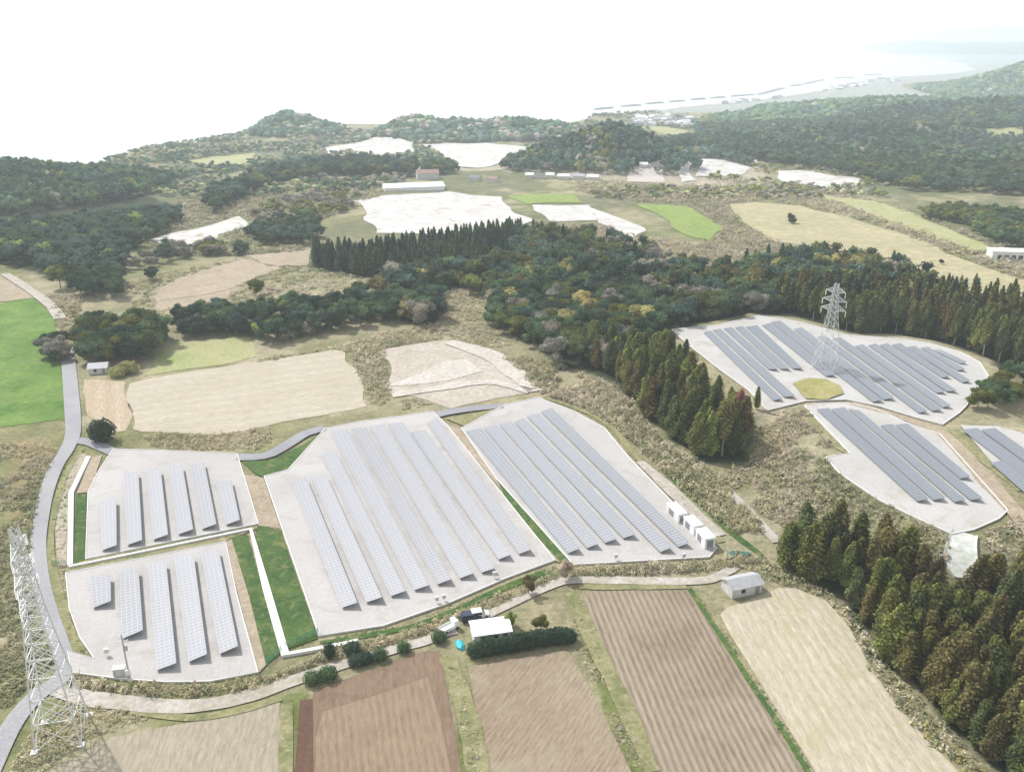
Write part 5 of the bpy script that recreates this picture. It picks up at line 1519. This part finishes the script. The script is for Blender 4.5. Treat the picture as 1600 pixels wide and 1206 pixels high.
# green mesh fences at the foot of the grass slopes
for a, b_, lb in [((447, 1012), (497, 990), 'green mesh fence across the foot of the wide green slope'), ((416, 1040), (440, 1018), 'green mesh fence across the foot of the narrow green slope'),
                  ((82, 884), (104, 884), 'short pale green fence beside the road at the drain bend')]:
    g0, g1 = poly_z([a, b_], 0); Lg = float(np.hypot(*(g1 - g0)))
    r = empty('mesh_fence', (g0[0], g0[1], 0.1), math.atan2(g1[1] - g0[1], g1[0] - g0[0]), lb, 'fence')
    k_ = max(2, int(Lg / 1.8))
    for i in range(k_ + 1): MB().bar((Lg * i / k_, 0, -0.2), (Lg * i / k_, 0, 1.3), 0.04, None, 6).build('post', M['net'], r)
    pn = MB()
    for h in np.arange(0.1, 1.3, 0.14): pn.bar((0, 0, h), (Lg, 0, h), 0.018)
    for x in np.arange(0, Lg, 0.22): pn.bar((x, 0, 0.1), (x, 0, 1.25), 0.014)
    pn.build('mesh_panel', M['net'], r)
# dark green netting heap
g = poly_z([(1152, 868)], 0)[0]
V = ICO2 * [3.0, 1.2, 0.9]; V = V * (1 + 0.2 * np.sin(V[:, :1] * 2.5) * np.cos(V[:, 1:2] * 3)); V[:, 2] = np.maximum(V[:, 2], -0.05)
tag(link('netting_heap', mesh_np('netting_heap', V, ICO2F, plain('teal_green_net', (0.06, 0.14, 0.11), 0.9, 0.4, 1.2), False), None, (g[0], g[1], 0), 0.15), 'dark green heap of netting right of the white cabinets', 'netting heap')

# concrete spillway below the lower right pad
g = G([(1497, 832), (1520, 832), (1508, 870), (1490, 905), (1525, 870), (1482, 880)])
cc = [G([q])[0] for q in ((1508, 834), (1502, 852), (1500, 880), (1504, 904))]
sp_ = MB()
lin = smooth_line([(p[0], p[1]) for p in cc], 1.5)
wd = np.interp(np.linspace(0, 1, len(lin)), [0, 0.35, 0.75, 1], [4.6, 5.5, 6.5, 3.0])
Tg = np.gradient(lin, axis=0); Tg /= np.linalg.norm(Tg, axis=1)[:, None]; Nn = np.stack([-Tg[:, 1], Tg[:, 0]], 1)
zz = H(lin[:, 0], lin[:, 1])
for i in range(len(lin) - 1):
    def row(j, dz):
        return [(lin[j, 0] + Nn[j, 0] * wd[j] * s, lin[j, 1] + Nn[j, 1] * wd[j] * s, zz[j] + (0.5 if abs(s) == 0.5 else 0.25) + dz) for s in (-0.5, -0.4, 0.4, 0.5)]
    a, b_ = row(i, 0), row(i + 1, 0)
    for k_ in range(3):
        q = [a[k_], a[k_ + 1], b_[k_ + 1], b_[k_]]
        sp_.hexa([(x, y, z - 0.9) for x, y, z in q], q)
o = sp_.build('spillway', plain('mossy_concrete', (0.58, 0.58, 0.55), 0.9, 0.1, 0.5, dirt=(0.36, 0.39, 0.31)))
tag(o, 'pale mossy concrete spillway running down from the lower right pad', 'spillway')

# far white building at the right edge
gz = G([(1575, 405)])[0]
r = empty('white_building', tuple(gz), math.radians(-8), 'long low white building with dark square openings at the right edge', 'building')
MB().box(-9, -4, -0.5, 11, 4, 4.2).build('wall', M['white'], r)
MB().box(-9.4, -4.4, 4.2, 11.4, 4.4, 4.6).build('roof', M['white'], r)
for i in range(5): MB().box(-6.5 + i * 3.2, -4.1, 0.8, -4.6 + i * 3.2, -3.97, 2.8).build('opening', M['dark'], r)
# long white greenhouse roof and neighbours on the plateau
def px_house(name, a, b_, W, h, rh, wall, roof, label, cat='shed', group=None, win=0):
    g = G([a, b_]); d = g[1] - g[0]; c = (g[0] + g[1]) / 2
    return house(name, c[0], c[1] + W / 2, float(c[2]), math.atan2(d[1], d[0]), float(np.hypot(d[0], d[1])), W, h, rh, wall, roof, label, cat, group, win, False, 0.4)


px_house('greenhouse', (596, 300), (690, 298), 22, 3.0, 1.8, M['white'], M['white'], 'long white film greenhouse above the large white film field', 'greenhouse')
px_house('barn', (650, 281), (684, 280), 12, 5, 2.5, M['wall_pale'], M['rust_roof'], 'reddish brown barn behind the long white greenhouse', 'barn')
shed_l = [((822, 279), (834, 279), 'white', 'leftmost white shed at the foot of the dark wooded knoll'), ((838, 280), (850, 280), 'roof_tile', 'dark roofed shed between the white sheds under the knoll'),
          ((853, 279), (866, 279), 'white', 'white shed just right of the dark roofed one under the knoll'), ((872, 281), (890, 281), 'white', 'wider white shed under the middle of the knoll'),
          ((896, 281), (914, 281), 'roof_grey', 'grey roofed shed under the right part of the knoll'), ((918, 282), (936, 282), 'white', 'rightmost white shed at the foot of the knoll'),
          ((735, 283), (750, 284), 'roof_tile', 'dark roofed house right of the white greenhouse'), ((765, 285), (778, 286), 'rust_roof', 'brown roofed house between the greenhouse and the knoll'),
          ((1062, 246), (1074, 247), 'roof_tile', 'dark shed on the narrow white strip right of the knoll'), ((1000, 262), (1012, 263), 'white', 'white shed on the pale ground right of the knoll')]
for a, b_, mm, lb in shed_l:
    px_house('shed', a, b_, 6, 3, 1.6, M['wall_pale'], M[mm], lb)
for i in range(12):
    px = 1090 + i * 8; py = 241 + i * 1.6 + random.uniform(-1.0, 1.0)
    px_house('cattle_shed', (px, py), (px + 5.5, py + 0.5), 6, 3, 1.6, M['wall_pale'], M[['roof_tile', 'rust_roof', 'roof_grey'][i % 3]], 'small dark roofed shed in the row behind the far white film plots', 'shed', 'row of small far sheds')
# town behind the beach
k_ = 0
for i in range(90):
    if i < 40: px, py = random.uniform(985, 1075), random.uniform(183, 200)
    else: px = random.uniform(1130, 1400); py = 160 - (px - 1130) * 0.135 + random.uniform(-4, 6)
    g = G([(px, py)])[0]
    if g[2] < SEA + 3 or g[1] > 4800: continue
    s_ = 1.0 + g[1] / 3000
    house('town_house', g[0], g[1], float(g[2]), random.random() * 3.1, 12 * s_, 9 * s_, 5, 2.5, M['white'] if i % 3 else M['wall_pale'], M[['roof_tile', 'roof_grey', 'wall_pale', 'white'][i % 4]],
          'tiny hazy house in the seaside town near the green field' if i < 40 else 'tiny hazy house along the distant shore behind the beach', 'house', 'houses of the near seaside town' if i < 40 else 'houses along the far shore', 0, False)
# breakwaters
bw = [((928, 172), (958, 169)), ((970, 167), (1002, 165)), ((1009, 163), (1037, 161)), ((1045, 160), (1070, 158)), ((1079, 156.5), (1102, 155)), ((1109, 154), (1134, 152.5)), ((1142, 151.5), (1178, 148.5)),
      ((1183, 149), (1225, 138)), ((1236, 135), (1252, 133)), ((1256, 132), (1288, 125)), ((1303, 123), (1335, 121.5)), ((1350, 117.5), (1378, 117))]
for i, (a, b_) in enumerate(bw):
    g = poly_z([a, b_], SEA); d = g[1] - g[0]; L = float(np.hypot(*d)); c = (g[0] + g[1]) / 2
    rng = np.random.default_rng(i)
    m_ = MB(); nn = max(6, int(L / 9))
    wdt = 7 * (1 + g[0][1] / 3000)
    prev = None; pts = []
    for j in range(nn + 1):
        x = -L / 2 + L * j / nn; e = min(1, 6 * min(j, nn - j) / nn + 0.35)
        pts.append([(x, -wdt * e * rng.uniform(0.85, 1.1), -3), (x, -wdt * 0.5 * e, 3.4 * e * rng.uniform(0.8, 1.2)), (x, wdt * 0.5 * e, 3.4 * e * rng.uniform(0.8, 1.2)), (x, wdt * e, -3)])
    V = [p_ for q in pts for p_ in q]
    Fq = [(4 * j + k_, 4 * j + (k_ + 1) % 4, 4 * j + 4 + (k_ + 1) % 4, 4 * j + 4 + k_) for j in range(nn) for k_ in range(4)] + [(3, 2, 1, 0), (4 * nn, 4 * nn + 1, 4 * nn + 2, 4 * nn + 3)]
    m_.add(V, Fq)
    o = m_.build('breakwater', M['rock'], None, (c[0], c[1], SEA), math.atan2(d[1], d[0]))
    tag(o, '%s grey offshore breakwater counted from the left in the chain off the beach' % (['first', 'second', 'third', 'fourth', 'fifth', 'sixth', 'seventh', 'eighth', 'ninth', 'tenth', 'eleventh', 'twelfth'][i]), 'breakwater', 'breakwaters off the beach')

# tell the trees of a stand apart by colour, height and place
WORD = {'sunny': 'sunlit olive', 'cedar': 'dull green', 'brown': 'rust brown', 'olive': 'yellowish olive', 'dark': 'very dark green', 'green': 'mid green', 'blue': 'bluish green', 'grey': 'bare grey', 'yellow': 'pale yellow',
        'lime': 'bright lime', 'red': 'reddish'}
for gp, L_ in GROUPED.items():
    hh = np.array([q[2] for q in L_]); xs = np.array([q[0].location.x for q in L_]); ys = np.array([q[0].location.y for q in L_])
    h1, h2 = np.quantile(hh, [0.33, 0.67]); x1, x2 = np.quantile(xs, [0.33, 0.67]); ym = np.median(ys)
    for (o_, tn_, ht_), x_, y_ in zip(L_, xs, ys):
        sz = 'tall' if ht_ > h2 else 'low' if ht_ < h1 else 'middling'
        wh = ('left' if x_ < x1 else 'right' if x_ > x2 else 'middle') + (' front' if y_ < ym else ' back')
        o_['label'] = '%s %s %s, %s' % (sz, WORD[tn_], o_['label'], wh)

# ------------------------------------------------------------------ haze
mh = bpy.data.materials.new('haze_air'); mh.use_nodes = True
n = mh.node_tree; n.nodes.remove(n.nodes['Principled BSDF'])
vp = n.nodes.new('ShaderNodeVolumePrincipled')
vp.inputs['Color'].default_value = (0.86, 0.945, 1.0, 1)
vp.inputs['Density'].default_value = 0.00021
vp.inputs['Anisotropy'].default_value = 0.15
n.links.new(vp.outputs[0], n.nodes['Material Output'].inputs['Volume'])
hz = MB().box(-31000, -900, SEA - 6, 31000, 53000, 160).build('haze', mh)
tag(hz, kind='stuff')
